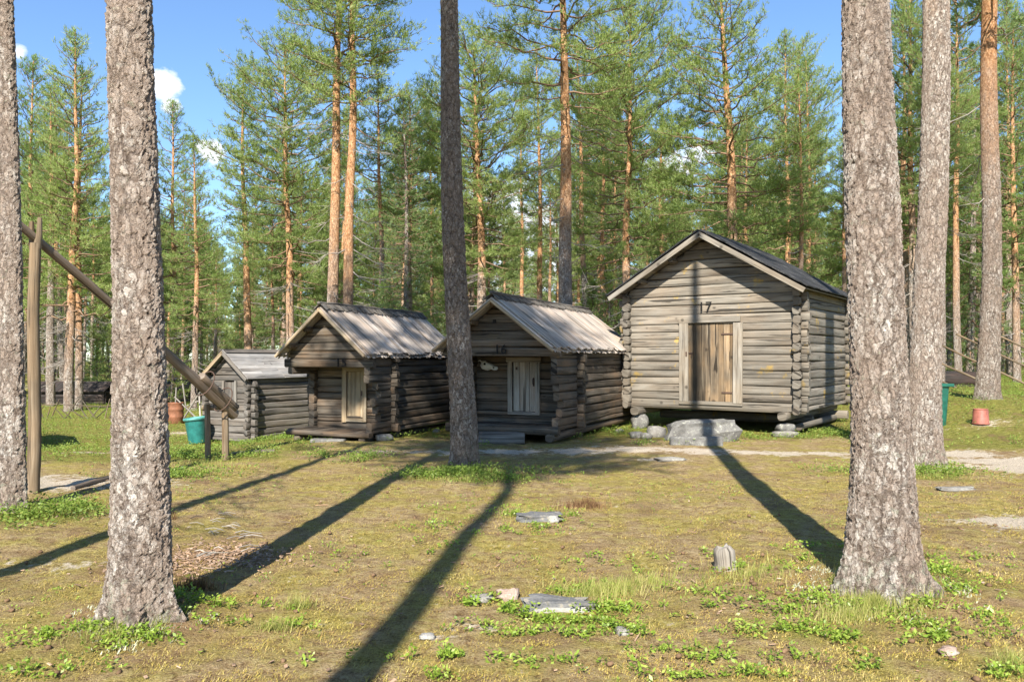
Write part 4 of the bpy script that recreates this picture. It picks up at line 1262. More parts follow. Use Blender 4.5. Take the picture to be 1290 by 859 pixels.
# ---- smallest hut, shingle boards ----------------------------------------------
def shingle_hut(label, c, th_, W, D, zb, ze, zr, of, ob, es, door_px=None):
    global h
    h = Hut(label, c, th_, W, D, zb, ze, zr, of, ob, es, .15, .12, 0, 'log_grey')
    dr = None
    if door_px:
        a, q = h.local(door_px[0], door_px[1], -.06); e, f = h.local(door_px[2], door_px[3], -.06)
        dr = (a, e, f, q)
    h.walls(dr, .13)
    mb = MB()
    y0, y1 = -of, D + ob
    for sg in (-1, 1):
        m, X, Z, L = h.slope_frame(sg)
        rows = 9
        tilt = Matrix.Rotation(.035, 3, 'Y')
        for k in range(rows):
            y = y0
            while y < y1 - .05:
                l = min(random.uniform(.6, 1.3), y1 - y)
                c_ = np.array([0, y + l / 2, h.zr]) + X * (L * (k + .5) / rows + random.uniform(-.006, .006)) + Z * (.012 + random.uniform(0, .006))
                mb.box(c_, (L / rows * 1.22, l - .006, .016), M=m @ tilt, tone=random.random(), bev=.003)
                y += l
    roof = mb.build('roof', M['shingle_roof'], h.root)
    for sg in (-1, 1):
        m, X, Z, L = h.slope_frame(sg)
        b = MB(); b.box(np.array([0, y0 - .014, h.zr]) + X * (L / 2) + Z * (-.035), (L, .026, .085), M=m, tone=.5); o = b.build('barge_board', M['log_grey' if sg > 0 else 'barge_warm'], roof)
    b = MB()
    for sg in (-1, 1):
        m, X, Z, L = h.slope_frame(sg)
        b.box(np.array([0, (y0 + y1) / 2, h.zr]) + X * .06 + Z * .048, (.13, y1 - y0 + .02, .02), M=m, tone=.4)
    b.build('ridge_boards', M['log_grey'], roof)
    b = MB()
    for xx in (-.7, 0, .7):
        x = xx * W / 2; b.tube([(x, y0 + .05, h.rz(x) - .06), (x, y1 - .05, h.rz(x) - .06)], .035, 8)
    b.build('purlins', M['log_grey'], h.root)
    if dr:
        b = MB(); h.planks(b, dr[0] + .01, dr[1] - .01, dr[2], dr[3], -.045, 3, .025, [.3, .5, .2]); d = b.build('door', M['log_grey'], h.root)
        b = MB(); b.box((dr[0] - .03, -.075, (dr[2] + dr[3]) / 2), (.07, .035, dr[3] - dr[2] + .06), tone=.6); b.box((dr[1] + .03, -.075, (dr[2] + dr[3]) / 2), (.07, .035, dr[3] - dr[2] + .06), tone=.6); b.build('door_frame', M['log_grey'], h.root)
    b = MB(); b.log((-W / 2 - .1, -.05, h.zb - .03), (W / 2 + .1, -.05, h.zb - .03), .15, .08, 3.5); b.log((-W / 2 + .1, .3, h.zb - .12), (-W / 2 + .1, D, h.zb - .12), .14, .16, 2.6); b.log((W / 2 - .1, .3, h.zb - .12), (W / 2 - .1, D, h.zb - .12), .14, .16, 2.6)
    b.build('sill_beams', M['log_grey'], h.root)
    return h


H14 = shingle_hut('smallest log hut with a grey shingle board roof, leftmost of the row behind the trestle', (-6.06, 18.5), .46, 1.32, 2.1, -.29, 1.10, 1.75, .24, .1, .12, (283, 481, 296, 513))
H13 = shingle_hut('dark roofed log hut mostly hidden between the leftmost trunk and the sweep post', (-10.55, 17.0), -.56, 1.9, 1.6, -.25, .96, 1.75, .25, .1, .12)


# ---- stones, steps ---------------------------------------------------------------
def rock(label, px, py, w, d, hgt, mat, rz=0, seed=0, e=2.8, rough=.22, sink=.15, name='stone', cat='stone', group=None, dz=0, back=.0, chip=False, taper=0):
    p = gp(px, py); p = p + np.array([0, d / 2 * .8 + back, 0])
    z = float(th(p[0], p[1])) + dz
    b = MB(); b.blob((0, 0, hgt * (.5 - sink)), (w, d, hgt), seed, 18, 11, rough, e, rz, fq=2.4 if chip else 1.6)
    if chip: b.sm = [False] * len(b.sm)
    if taper: b.v = [(x * (1 - taper * max(0, zz / hgt)) + .25 * taper * max(0, zz / hgt), y, zz + .05 * x * (zz > hgt * .2)) for x, y, zz in b.v]
    o = b.build(name, M[mat], None, (p[0], p[1], z))
    return tag(o, label, cat, group)


rock('large grey boulder serving as a step under the door numbered 17', 888, 556, 1.42, .62, .45, 'stone', .02, 17, 4.6, .14, .12, 'step_boulder', 'boulder', chip=True, taper=.13)
p = gp(877, 560); b = MB(); b.box((0, 0, .065), (.95, .16, .20), bev=.02, tone=.6); tag(b.build('step_block', M['stone'], None, (p[0], p[1], p[2] - .02)), 'low worn block lying in front of the large grey boulder', 'step')
rock('pale round stone left of the large grey boulder', 829, 551, .38, .34, .27, 'stone_pale', .1, 5)
rock('small white stone beside the pale round stone under hut 17', 815, 553, .24, .2, .14, 'stone_pale', .4, 6)
p = H17.world(H17.W / 2 - .25, -.12, 0); gz = float(th(p[0], p[1]))
b = MB(); b.blob((0, 0, .05), (.5, .42, .16), 8, 16, 9, .2, 3.2); tag(b.build('corner_stone', M['stone_pale'], None, (p[0], p[1], gz)), 'flat pale stone under the right front corner of hut 17', 'stone')
b = MB(); b.blob((0, 0, .07), (.36, .3, .16), 9, 14, 9, .18, 3.6); tag(b.build('corner_stone', M['stone'], None, (p[0], p[1] + .01, gz + .12)), 'upper small block of stone carrying the right front corner of hut 17', 'stone')
p = H17.world(-H17.W / 2 + .28, -.08, 0); gz = float(th(p[0], p[1]))
b = MB(); b.blob((0, 0, .13), (.4, .36, .36), 11, 16, 9, .2, 3.0); tag(b.build('corner_stone', M['stone'], None, (p[0], p[1], gz)), 'shaded stone under the left front corner of hut 17', 'stone')
p = gp(634, 559); b = MB(); b.log((-.46, 0, .09), (.40, 0, .09), .30, .24, 3.2, 14, .5, .12, .008); tag(b.build('step_log', M['log_grey'], None, (p[0], p[1] + .12, p[2])), 'grey hewn log block serving as a step in front of hut 16', 'step')
rock('dark round stone under the porch edge of hut 15', 457, 549, .36, .3, .27, 'stone_slate', .2, 12)
rock('light flat stone at the right front corner of hut 15', 483, 556, .33, .26, .16, 'stone', .3, 13)
rock('small cream stone under the left front corner of hut 15', 398, 546, .24, .2, .16, 'stone_pale', .3, 14)
p = gp(414, 556); b = MB(); b.box((0, 0, .015), (.66, .26, .07), bev=.015, rz=-.05, tone=.7); tag(b.build('step_slab', M['stone'], None, p), 'thin grey slab lying in front of hut 15', 'step')
for lab, px, py, w in (('pale stone at the foot of the side wall of hut 15', 549, 545, .17), ('little stone by the rear of the side wall of hut 16', 780, 545, .2), ('flat pale stone near the path right of hut 16', 803, 552, .3)):
    rock(lab, px, py, w, w * .8, w * .5, 'stone_pale', .3, int(px))
# stones in the turf
p = gp(702, 768); b = MB(); b.blob((0, 0, .0), (.46, .20, .10), 21, 22, 9, .3, 4.5, -.04, fq=2.6); b.sm = [False] * len(b.sm); sl = b.build('flat_slab', M['stone_slate'], None, (p[0], p[1] + .06, p[2] + .005)); tag(sl, 'dark flat slab with a chalky white front edge set in the turf', 'slab')
b = MB(); b.blob((.03, -.10, -.012), (.38, .035, .07), 23, 20, 7, .5, 3.2, .02, fq=4); b.build('white_edge', M['chalk'], sl)
rock('pinkish stone left of the dark flat slab', 641, 757, .17, .12, .09, 'stone_pink', .2, 25, 2.5, .3, .2)
rock('low whitish stone half sunk left of the pinkish stone', 606, 758, .15, .09, .05, 'stone_pale', .1, 26, 2.5, .3, .2)
rock('grey slab sunk in the turf in the long shadow, ringed by green leaves', 680, 657, .44, .22, .09, 'stone_slate', .03, 27, 4.0, .3, .25, 'flat_slab', 'slab', chip=True)
rock('whitish lump at the right end of the sunk grey slab', 697, 658, .12, .1, .08, 'chalk', .0, 28, 2.5, .3, .25)
rock('broken white stone in the turf in front of the large boulder', 846, 581, .42, .13, .07, 'stone_pale', .02, 29, 2.4, .75, .32)
rock('small red brown stone at the lower right', 1199, 826, .11, .08, .05, 'stone_pink', .2, 31, 2.6, .3, .25)
rock('small pale stone in the turf right of the dark flat slab', 784, 800, .09, .07, .05, 'stone_pale', .2, 32, 2.6, .3, .25)
rock('tiny white stone in the turf at the lower left', 537, 805, .09, .07, .03, 'chalk', .2, 33, 2.6, .3, .25)
rock('thin pale stone in the turf below the second right trunk', 1210, 618, .45, .2, .06, 'stone_pale', .1, 34, 2.6, .3, .3)
# weathered stump
p = gp(914, 716); b = MB()
ang = np.linspace(0, 2 * np.pi, 20, endpoint=False); rings = []
tops = .175 * (.62 + .6 * vnoise(ang * 1.3, ang * 0 + 2.5))
for k, (f, r) in enumerate([(-.15, .11), (0, .095), (.3, .080), (.6, .080), (.85, .075), (1.0, .05)]):
    rr_ = r * (1 + .35 * (vnoise(ang * 3.5, ang * 0 + 7 + f) - .5) + .12 * np.sin(ang * 9))
    rings.append(np.stack([rr_ * np.cos(ang) * .95 - .015 * f, rr_ * np.sin(ang), tops * f], 1))
us = [0, .03, .07, .11, .15, .17]
# grain runs up the stump
b.loft(rings, us, np.linspace(0, .5, 21), .8)
tag(b.build('tree_stump', M['stump'], None, p), 'little weathered grey stump standing in the turf left of the thickest trunk', 'stump')

# ---- skull -------------------------------------------------------------------------
b = MB()
sk = empty('animal_skull', SK, -H16.th)
sk.rotation_mode = 'XYZ'
tag(sk, 'bleached animal skull hung beside the door of hut 16', 'skull')
prof = [(-.175, .035, .05), (-.15, .085, .075), (-.09, .10, .085), (-.03, .085, .075), (.05, .058, .055), (.12, .045, .042), (.175, .038, .03), (.20, .018, .016)]
rings = []
a = np.linspace(0, 2 * np.pi, 16, endpoint=False)
for x, rz_, ry_ in prof:
    rings.append(np.stack([np.full(16, x), ry_ * .8 * np.cos(a), rz_ * np.sin(a) - .25 * (x + .1) * (x > -.1) * 1.0 + .01 * np.sin(x * 40)], 1))
b.loft(rings, [r[0] for r in prof], np.linspace(0, .5, 17), .8)
b.build('cranium', M['bone'], sk)
b = MB()
for x, z, q in ((-.07, .025, .028), (.13, -.05, .018)):
    b.blob((x, -.062, z), (q * 2, .03, q * 1.7), 3, 10, 7, .1, 2.2)
b.build('eye_socket', M['ink'], sk)
b = MB()
for sg in (-1, 1): b.tube([(-.14, sg * .03, .06), (-.17, sg * .07, .095), (-.19, sg * .10, .09)], [.018, .014, .008], 8)
b.build('horn_stump', M['bone'], sk)

# ---- well sweep ---------------------------------------------------------------------
pb = gp(41, 620)
ws = tag(empty('well_sweep', pb), 'old well sweep: tall bare post carrying a long slanting pole', 'well sweep')
W0 = lambda p: np.asarray(p) - pb
topz = at(45, 279, pb[1])[2]
b = MB()
xt = at(45, 279, pb[1])[0] - pb[0]
zz = np.linspace(-.2, topz - .28, 26)
b.tube([(xt * z / topz + .012 * math.sin(z * 2.4), .012 * math.sin(z * 1.7), z) for z in zz], np.linspace(.072, .062, 26), 14, .7, rough=.10)
post = b.build('fork_post', M['pole'], ws)
Ap = at(45, 301, pb[1] + .0); Bp = at(285, 512, 12.5)
dP = (Bp - Ap); LP = np.linalg.norm(dP); dP /= LP
nrm = np.cross(dP, (0, 0, 1)); nrm /= np.linalg.norm(nrm)
for sg in (-1, 1):
    b = MB(); z0 = topz - .34
    b.tube([(xt * .92 + nrm[0] * sg * .025, nrm[1] * sg * .025, z0), (xt * .96 + nrm[0] * sg * .06, nrm[1] * sg * .06, z0 + .16), (xt + nrm[0] * sg * .065, nrm[1] * sg * .065, topz + (.02 if sg > 0 else -.02))], [.05, .034, .026], 10, .4, rough=.12)
    b.build('fork_prong', M['pole'], ws)
b = MB()
ks = np.linspace(-1.3, LP + .22, 30)
pts = [W0(Ap + dP * k) + np.array([0, 0, .02 * math.sin(k * 1.1)]) for k in ks]
rad = np.interp(ks, [-1.3, 0, 2.0, 3.4, LP], [.040, .048, .062, .082, .088])
b.tube(pts, rad, 14, .5, rough=.08)
b.build('sweep_pole', M['pole_grey'], ws)
b = MB()
off = np.array([0.05, -.05, .105])
p0, p1 = Ap + dP * (LP - .72) + off, Ap + dP * (LP + .20) + off * .8
b.log(W0(p0), W0(p1), .15, .125, 2.4, 14, .35, .12, .01, jit=.12)
b.build('counterweight_log', M['pole_grey'], ws)
b = MB()
for k in (LP - .6, LP - .12):
    c = Ap + dP * k + off * .5; a = np.linspace(0, 2 * np.pi, 17)
    u2 = np.cross(nrm, dP)
    b.tube([W0(c + nrm * .15 * math.cos(t) + u2 * .21 * math.sin(t)) for t in a], .010, 6)
b.build('lashing_wire', M['iron'], ws)
# trestle
g1, g2 = gp(262, 579), gp(284, 579)
tr = tag(empty('trestle', (g1 + g2) / 2), 'low two legged trestle under the heavy end of the sweep pole', 'trestle')
c0 = (g1 + g2) / 2
for g, px, r in ((g1, 261, .045), (g2, 283, .055)):
    tp = at(px, 500 if px > 270 else 509, g[1])
    b = MB(); b.tube([g - c0 + (0, 0, -.2), (g + (tp - g) * .5) - c0 + (.006, 0, 0), tp - c0], [r, r * .97, r * .92], 12, .75, rough=.12); b.build('post', M['pole'], tr)
b = MB(); q1, q2 = at(258, 514, g1[1] - .02), at(286, 513, g2[1] - .02); b.tube([q1 - c0 + (-.06, .07, 0), q2 - c0 + (.05, .07, 0)], .045, 10, .7, rough=.1); b.build('crossbar', M['pole'], tr)

# ---- bins, drum, bucket ---------------------------------------------------------------
def lathe_thing(name, label, cat, p, parts, tilt=(0, 0)):
    r = tag(empty(name, p), label, cat); r.rotation_euler = (tilt[0], tilt[1], 0)
    for nm, prof, mat in parts:
        b = MB(); b.lathe(prof, 32); b.build(nm, M[mat], r)
    return r


p = gp(249, 558); k = p[1] / F
lathe_thing('waste_tub', 'turquoise plastic tub with a pale rim beside the trestle', 'tub', p,
            [('body', [(.0, .0), (10 * k, .0), (10.6 * k, .02), (12.6 * k, 30 * k), (12.9 * k, 31 * k), (11.8 * k, 31 * k), (9.6 * k, .05), (0, .05)], 'turquoise'),
             ('rim', [(12.9 * k, 29 * k), (14.2 * k, 29.4 * k), (14.4 * k, 31.6 * k), (13.6 * k, 32.6 * k), (12.0 * k, 32.4 * k), (11.8 * k, 30 * k)], 'turq_rim')], (.02, -.10))
p = gp(221, 533); k = p[1] / F
prof = [(0, 0), (9.3 * k, 0), (9.8 * k, .5 * k)]
for zc in (8.5, 17.5): prof += [(9.6 * k, (zc - 1.2) * k), (10.3 * k, zc * k), (9.6 * k, (zc + 1.2) * k)]
prof += [(9.7 * k, 24.8 * k), (10.1 * k, 25.3 * k), (9.9 * k, 26 * k), (9.2 * k, 26 * k), (9.1 * k, 25 * k), (0, 24.8 * k)]
lathe_thing('rusty_drum', 'rusty orange brown drum standing by the leaning bleached poles', 'drum', p, [('body', prof, 'terracotta')])
p = gp(1235.5, 534); k = p[1] / F
lathe_thing('upturned_bucket', 'faded red bucket standing upside down in front of the grey to orange pine', 'bucket', p,
            [('body', [(9.0 * k, 0), (10.0 * k, 0), (10.1 * k, 1.2 * k), (9.4 * k, 1.6 * k), (8.6 * k, 17 * k), (8.2 * k, 18 * k), (0, 18.2 * k)], 'redpot'),
             ('base_ring', [(8.0 * k, 18 * k), (8.5 * k, 18.1 * k), (8.3 * k, 19.2 * k), (7.7 * k, 19.2 * k), (7.6 * k, 18.1 * k)], 'redpot')])
p = gp(1165, 538); k = p[1] / F
gb = tag(empty('green_bin', p, .15), 'green plastic bin hidden behind the reddish grey trunk', 'bin')
b = MB()
rings = []
for z, q in ((0, .80), (.05, .84), (50 * k, .97), (51 * k, .97)):
    w_, d_ = 24.5 * k * q, 20 * k * q; a = np.linspace(0, 2 * np.pi, 24, endpoint=False)
    rings.append(np.stack([w_ * np.sign(np.cos(a)) * np.abs(np.cos(a)) ** .35, d_ * np.sign(np.sin(a)) * np.abs(np.sin(a)) ** .35, np.full(24, z)], 1))
b.loft(rings, [0, .1, .8, .9], np.linspace(0, 3, 25), .5); b.build('body', M['greenbin'], gb)
b = MB(); b.box((0, 0, 53 * k), (52 * k, 43 * k, 4 * k), bev=.03); b.build('lid', M['greenbin'], gb)

# ---- leaning bleached poles -----------------------------------------------------------
lp0 = gp(236, 533)
lp = tag(empty('leaning_poles', lp0), 'bundle of bleached poles leaning together behind the turquoise tub', 'poles')
for a, bq, r in (((226, 536), (252, 494), .028), ((220, 500), (247, 526), .024), ((230, 483), (234.5, 516), .022), ((251, 496), (252.5, 530), .03), ((256, 498), (257.5, 530), .032), ((222, 488), (221, 512), .02), ((228, 515), (250, 505), .016)):
    Yd = lp0[1] + random.uniform(-.25, .35)
    q0, q1 = at(*a, Yd + .2), at(*bq, Yd - .15)
    b = MB(); b.tube([q0 - lp0, (q0 + q1) / 2 - lp0 + (0, 0, .01), q1 - lp0], [r, r * .95, r * .85], 8, None, rough=.1); b.build('pole', M['stick'], lp)
# ---- stick fence far left ----------------------------------------------------------------
fx = tag(empty('stick_fence', (at(140, 500, 26)[0], 26, float(th(at(140, 500, 26)[0], 26)))), 'low criss cross fence of grey sticks across the forest edge at left', 'fence')
f0 = np.array(fx.location)
rgs = np.random.default_rng(5)
for px in np.arange(46, 246, 7.5):
    x = at(px, 500, 26)[0]; z = float(th(x, 26))
    b = MB(); dx = rgs.uniform(.06, .30) * (1 if rgs.random() > .5 else -1)
    b.tube([np.array([x - dx, 26 + rgs.uniform(-.1, .1), z - .05]) - f0, np.array([x + dx, 26, z + rgs.uniform(.3, .7)]) - f0], [.020, .013], 6, None, rough=.1)
    b.build('stick', M['log_dark'], fx)
b = MB(); x0, x1 = at(40, 500, 26.1)[0], at(250, 500, 26.1)[0]
b.tube([np.array([x, 26.08, float(th(x, 26)) + .42 + .05 * math.sin(x * 2)]) - f0 for x in np.linspace(x0, x1, 14)], .018, 6, .6); b.build('rail', M['log_dark'], fx)
# ---- low dark sheds far left ---------------------------------------------------------------
for lab, pa, pb_, Y in (('long low dark shed far back at left between the stems', 48, 132, 34), ('low dark shed far back behind the leaning bleached poles', 198, 250, 36)):
    xa, xb = at(pa, 490, Y)[0], at(pb_, 490, Y)[0]; xc = (xa + xb) / 2; z = float(th(xc, Y))
    s_ = tag(empty('low_shed', (xc, Y, z)), lab, 'shed')
    L_ = xb - xa
    b = MB()
    for k_ in range(4): b.log((-L_ / 2, 0, .1 + k_ * .14), (L_ / 2, 0, .1 + k_ * .14), .12, .145, 4); b.log((-L_ / 2, 1.4, .1 + k_ * .14), (L_ / 2, 1.4, .1 + k_ * .14), .12, .145, 4)
    for sg in (-1, 1):
        for k_ in range(4): b.log((sg * L_ / 2, 0, .1 + k_ * .14), (sg * L_ / 2, 1.4, .1 + k_ * .14), .12, .145, 4)
    b.build('wall', M['tarred'], s_)
    b = MB()
    for sg in (-1, 1):
        mm = Matrix.Rotation(sg * .5, 3, 'X')
        for k_ in range(int(L_ / .25) + 2):
            b.box((-L_ / 2 - .2 + k_ * .25, .7 - sg * .45, .80 - .02), (.24, 1.0, .03), M=Matrix.Rotation(-sg * -.42, 3, 'X'))
    b.build('roof', M['tarred'], s_)
# ---- pole fence right -----------------------------------------------------------------------
YF = 23.0
pf0 = at(1240, 480, YF); pf0[2] = float(th(pf0[0], YF))
pf = tag(empty('pole_fence', pf0), 'slanting rail fence of grey poles behind the right trunks', 'fence')
for k_ in range(-5, 7):
    xA, xB = 1120, 1340
    y_ = lambda x: 435.5 + 22.5 * k_ + .46 * (x - 1187)
    P_ = [at(x, y_(x), YF + .06 * (k_ % 2)) for x in np.linspace(xA, xB, 40)]
    P_ = [q for q in P_ if float(th(q[0], YF)) + .05 < q[2] < float(th(q[0], YF)) + 1.65]
    if len(P_) < 4: continue
    b = MB(); b.tube([q - pf0 + (0, 0, .01 * math.sin(i * .8)) for i, q in enumerate(P_[::2] + [P_[-1]])], .030, 8, None, rough=.12); b.build('rail', M['pole'], pf)
for px in (1146, 1250, 1326):
    for o_ in (-.07, .13):
        q = at(px, 480, YF + o_); z = float(th(q[0], YF))
        b = MB(); b.tube([np.array([q[0], YF + o_, z - .1]) - pf0, np.array([q[0] + .03, YF + o_, z + 1.5]) - pf0], .022, 7, None, rough=.1); b.build('stake', M['pole_grey'], pf)
c_ = at(1188, 474, 26); z = float(th(c_[0], 26))
b = MB(); b.log((-1.5, 0, .27), (1.25, 0, .25), .52, .50, 2.8, 16, .3, .15, .02, jit=.08)
b.log((-1.4, -.1, .03), (1.3, -.1, .03), .2, .12, 3, 12, .9)
tag(b.build('felled_log', M['tarred'], None, (c_[0], 26, z)), 'thick dark log lying behind the right pole fence', 'log')

# ------------------------------------------------------------------ ground cover
def leaves(name, P, n_leaf, spread, size, mat, seed, label, up=.8, height=.06, blades=None, cat='ground cover', tone_shift=None):
    """P: sprig feet (n,2); each sprig gets n_leaf little kite shaped leaves"""
    rg = np.random.default_rng(seed)
    n = len(P); k = n_leaf
    z0 = th(P[:, 0], P[:, 1])
    sc = .6 + .8 * rg.random(n)
    S = np.repeat(sc, k); X = np.repeat(P[:, 0], k); Y = np.repeat(P[:, 1], k); Z = np.repeat(z0, k)
    a = rg.random(n * k) * 6.283; r = np.sqrt(rg.random(n * k)) * spread * S; hh = (.15 + .85 * rg.random(n * k)) * height * S
    c = np.stack([X + r * np.cos(a), Y + r * np.sin(a), Z + hh], 1)
    out = np.stack([np.cos(a), np.sin(a), .35 + .5 * rg.normal(size=n * k)], 1); out += rg.normal(size=out.shape) * .35
    out /= np.linalg.norm(out, axis=1)[:, None]
    nr = np.stack([rg.normal(size=n * k) * .45, rg.normal(size=n * k) * .45 - .15, np.full(n * k, up)], 1)
    sd = np.cross(out, nr); sd /= np.linalg.norm(sd, axis=1)[:, None] + 1e-9
    l = (size * (.6 + .8 * rg.random(n * k)) * (.7 + .3 * S))[:, None]; w = l * .5
    V = np.stack([c - out * l * .5, c + sd * w * .5, c + out * l * .5, c - sd * w * .5], 1).reshape(-1, 3)
    tone = np.repeat(np.clip(np.repeat(.25 + .5 * rg.random(n), k) + .3 * rg.normal(size=n * k) * .6, 0, 1), 4)
    me = np_mesh(name, V, np.arange(4 * n * k).reshape(-1, 4), False, {'tone': tone})
    return tag(add_mesh(name, me, M[mat]), label, cat, None, 'stuff')


def blades(name, P, h, w, mat, seed, label, lean=.5, cat='grass', tone=None):
    rg = np.random.default_rng(seed); n = len(P)
    z0 = th(P[:, 0], P[:, 1]) - .004
    a = rg.random(n) * 6.283
    hh = h * (.45 + .9 * rg.random(n)); ln = hh * lean * rg.random(n) * 1.6
    b = np.stack([P[:, 0], P[:, 1], z0], 1)
    sd = np.stack([-np.sin(a + 1.57 * rg.random(n)), np.cos(a), np.zeros(n)], 1) * (w * (.6 + .8 * rg.random(n)))[:, None]
    d = np.stack([np.cos(a) * ln, np.sin(a) * ln, hh], 1)
    V = np.stack([b - sd * .5, b + sd * .5, b + d], 1).reshape(-1, 3)
    t = rg.random(n) if tone is None else np.clip(tone + .22 * rg.normal(size=n), 0, 1)
    me = np_mesh(name, V, np.arange(3 * n).reshape(n, 3), False, {'tone': np.repeat(t, 3)})
    return tag(add_mesh(name, me, M[mat]), label, cat, None, 'stuff')


rgc = np.random.default_rng(404)


def patch(px, py, rx, ry, n):
    g = gp(px, py)
    a = rgc.random(n) * 6.283; r = np.abs(rgc.normal(size=n)) * .62
    return np.stack([g[0] + rx * r * np.cos(a), g[1] + ry * r * np.sin(a)], 1)


def clumpy(P, sc=3.0, cut=.52, seed=3):
    m = fbm(P[:, 0] * sc, P[:, 1] * sc, seed, 3) + .12 * rgc.normal(size=len(P)) * .5 > cut
    return P[m]


def trunks_clear(P, k=.9):
    keep = np.ones(len(P), bool)
    for s in HERO.values():
        l = s['loc']; r = s['marks'][-1][2] / F * l[1] / 2 * k
        keep &= (P[:, 0] - l[0]) ** 2 + (P[:, 1] - l[1]) ** 2 > r * r
    for hh in (H13, H14, H15, H16, H17):
        d = np.stack([P[:, 0] - hh.loc[0], P[:, 1] - hh.loc[1]], 1)
        x = d @ hh.right[:2]; y = d @ hh.back[:2]
        keep &= ~((abs(x) < hh.W / 2 - .05) & (y > -hh.rec) & (y < hh.D))
    return P[keep]


# bright leafy sprigs in the near turf
PT = [(110, 795, .16, .12, 40), (200, 775, .25, .16, 70), (225, 752, .20, .14, 60), (250, 758, .2, .12, 40), (185, 805, .2, .1, 50), (140, 812, .25, .1, 40), (165, 800, .22, .12, 50), (60, 800, .3, .12, 30), (20, 815, .2, .1, 26), (275, 765, .2, .12, 26),
      (590, 762, .12, .08, 30), (640, 770, .16, .1, 50), (663, 778, .1, .06, 28), (690, 783, .14, .07, 40), (722, 785, .14, .07, 50), (600, 752, .16, .1, 26), (700, 748, .25, .08, 26), (755, 770, .16, .12, 60), (770, 790, .16, .1, 50), (785, 770, .14, .1, 40), (740, 745, .25, .15, 40),
      (565, 828, .12, .08, 44), (545, 855, .1, .05, 22), (640, 835, .25, .08, 28), (730, 800, .3, .12, 46), (660, 800, .35, .12, 40), (800, 800, .2, .1, 30), (840, 820, .25, .1, 30), (700, 835, .25, .06, 18), (610, 790, .25, .1, 24),
      (945, 800, .3, .15, 36), (985, 795, .25, .12, 36), (1005, 770, .3, .2, 60), (1030, 800, .2, .15, 40), (1060, 805, .15, .1, 36), (1030, 755, .25, .2, 50), (1065, 770, .2, .14, 40), (960, 755, .4, .25, 40), (905, 765, .3, .2, 26), (870, 745, .3, .25, 26), (905, 700, .2, .15, 24), (930, 715, .3, .2, 30),
      (1150, 715, .25, .2, 70), (1170, 735, .25, .2, 60), (1190, 720, .3, .25, 50), (1165, 765, .2, .15, 44), (1155, 790, .2, .14, 44), (1180, 805, .25, .12, 50), (1150, 700, .2, .2, 40), (1215, 745, .35, .2, 40), (1235, 780, .3, .15, 30), (1120, 775, .2, .12, 26), (1270, 850, .15, .08, 30), (1265, 800, .25, .15, 24), (1225, 705, .5, .3, 40),
      (900, 830, .35, .12, 40), (950, 850, .3, .07, 36), (870, 855, .25, .05, 30), (1010, 830, .3, .12, 20), (1090, 840, .35, .1, 22), (800, 850, .3, .06, 16), (450, 830, .5, .15, 14), (370, 790, .3, .15, 22), (300, 790, .3, .15, 20), (330, 765, .3, .15, 16), (95, 845, .4, .08, 24), (30, 850, .3, .06, 20),
      (545, 665, .4, .25, 40), (650, 650, .4, .3, 70), (690, 665, .3, .2, 46), (720, 650, .2, .2, 26), (640, 672, .5, .2, 30), (560, 690, .4, .3, 18), (420, 700, .6, .5, 20), (745, 705, .5, .3, 26), (800, 720, .5, .3, 26), (560, 640, .5, .3, 20), (1070, 690, .3, .3, 20), (1010, 705, .4, .2, 30), (1020, 690, .4, .2, 24), (980, 720, .4, .2, 24)]
SP = trunks_clear(np.vstack([patch(a, b, c, d, int(n * .40)) for a, b, c, d, n in PT]))
leaves('lingonberry_sprigs', SP, 13, .042, .025, 'berry', 1, 'bright green lingonberry sprigs scattered through the foreground turf', .8, .055)
SPs = np.stack([rgc.uniform(-6, 8, 4200), rgc.uniform(2.8, 11, 4200)], 1)
SPs = trunks_clear(clumpy(SPs, 1.3, .60, 8))
leaves('sparse_sprigs', SPs, 7, .03, .017, 'berry', 2, 'small scattered green sprigs in the open turf', .8, .035)
# low bushes of greener leaves: at the huts, round the middle trunk, left and right back
BP = [patch(585, 598, 1.0, .5, 450), patch(640, 605, .7, .4, 130), patch(540, 600, .6, .4, 130), patch(255, 575, 1.2, .9, 750), patch(225, 600, .9, .5, 250), patch(60, 648, .9, .6, 250), patch(110, 640, .6, .4, 125), patch(20, 655, .6, .4, 125),
      patch(420, 575, .6, .4, 210), patch(460, 580, .5, .3, 100), patch(360, 552, 1.2, .35, 250), patch(1060, 548, 1.0, .8, 400), patch(1000, 552, .7, .3, 160), patch(950, 553, .4, .2, 60), patch(870, 560, .6, .1, 45), patch(760, 545, 1.0, .35, 200), patch(700, 552, .6, .25, 100),
      patch(1165, 597, .7, .4, 180), patch(1205, 595, .4, .3, 60), patch(1065, 595, .6, .4, 80), patch(850, 552, .4, .15, 40), patch(810, 560, .6, .2, 35), patch(600, 562, .3, .1, 25), patch(940, 560, .5, .12, 35)]
fr_ = np.stack([rgc.uniform(-26, 26, 60000), rgc.uniform(12, 40, 60000)], 1)
fr_ = fr_[(np.abs(fr_[:, 0]) < .72 * fr_[:, 1] + 2)]
fr_ = fr_[rgc.random(len(fr_)) < np.clip(f_green(fr_[:, 0], fr_[:, 1]) - .18, 0, 1) * (.45 + .55 * sstep(.4, .6, fbm(fr_[:, 0] * .8, fr_[:, 1] * .8, 12, 3)))]
BP = np.vstack(BP); BP = BP + rgc.normal(size=BP.shape) * .12
BP = BP[fbm(BP[:, 0] * 2.6, BP[:, 1] * 2.6, 91, 3) + .05 * rgc.normal(size=len(BP)) > .47]
BP = trunks_clear(np.vstack([BP, fr_]))
leaves('bilberry_cover', BP, 9, .10, .034, 'bilberry', 3, 'bilberry cover round the huts and along the forest edge', .7, .10)
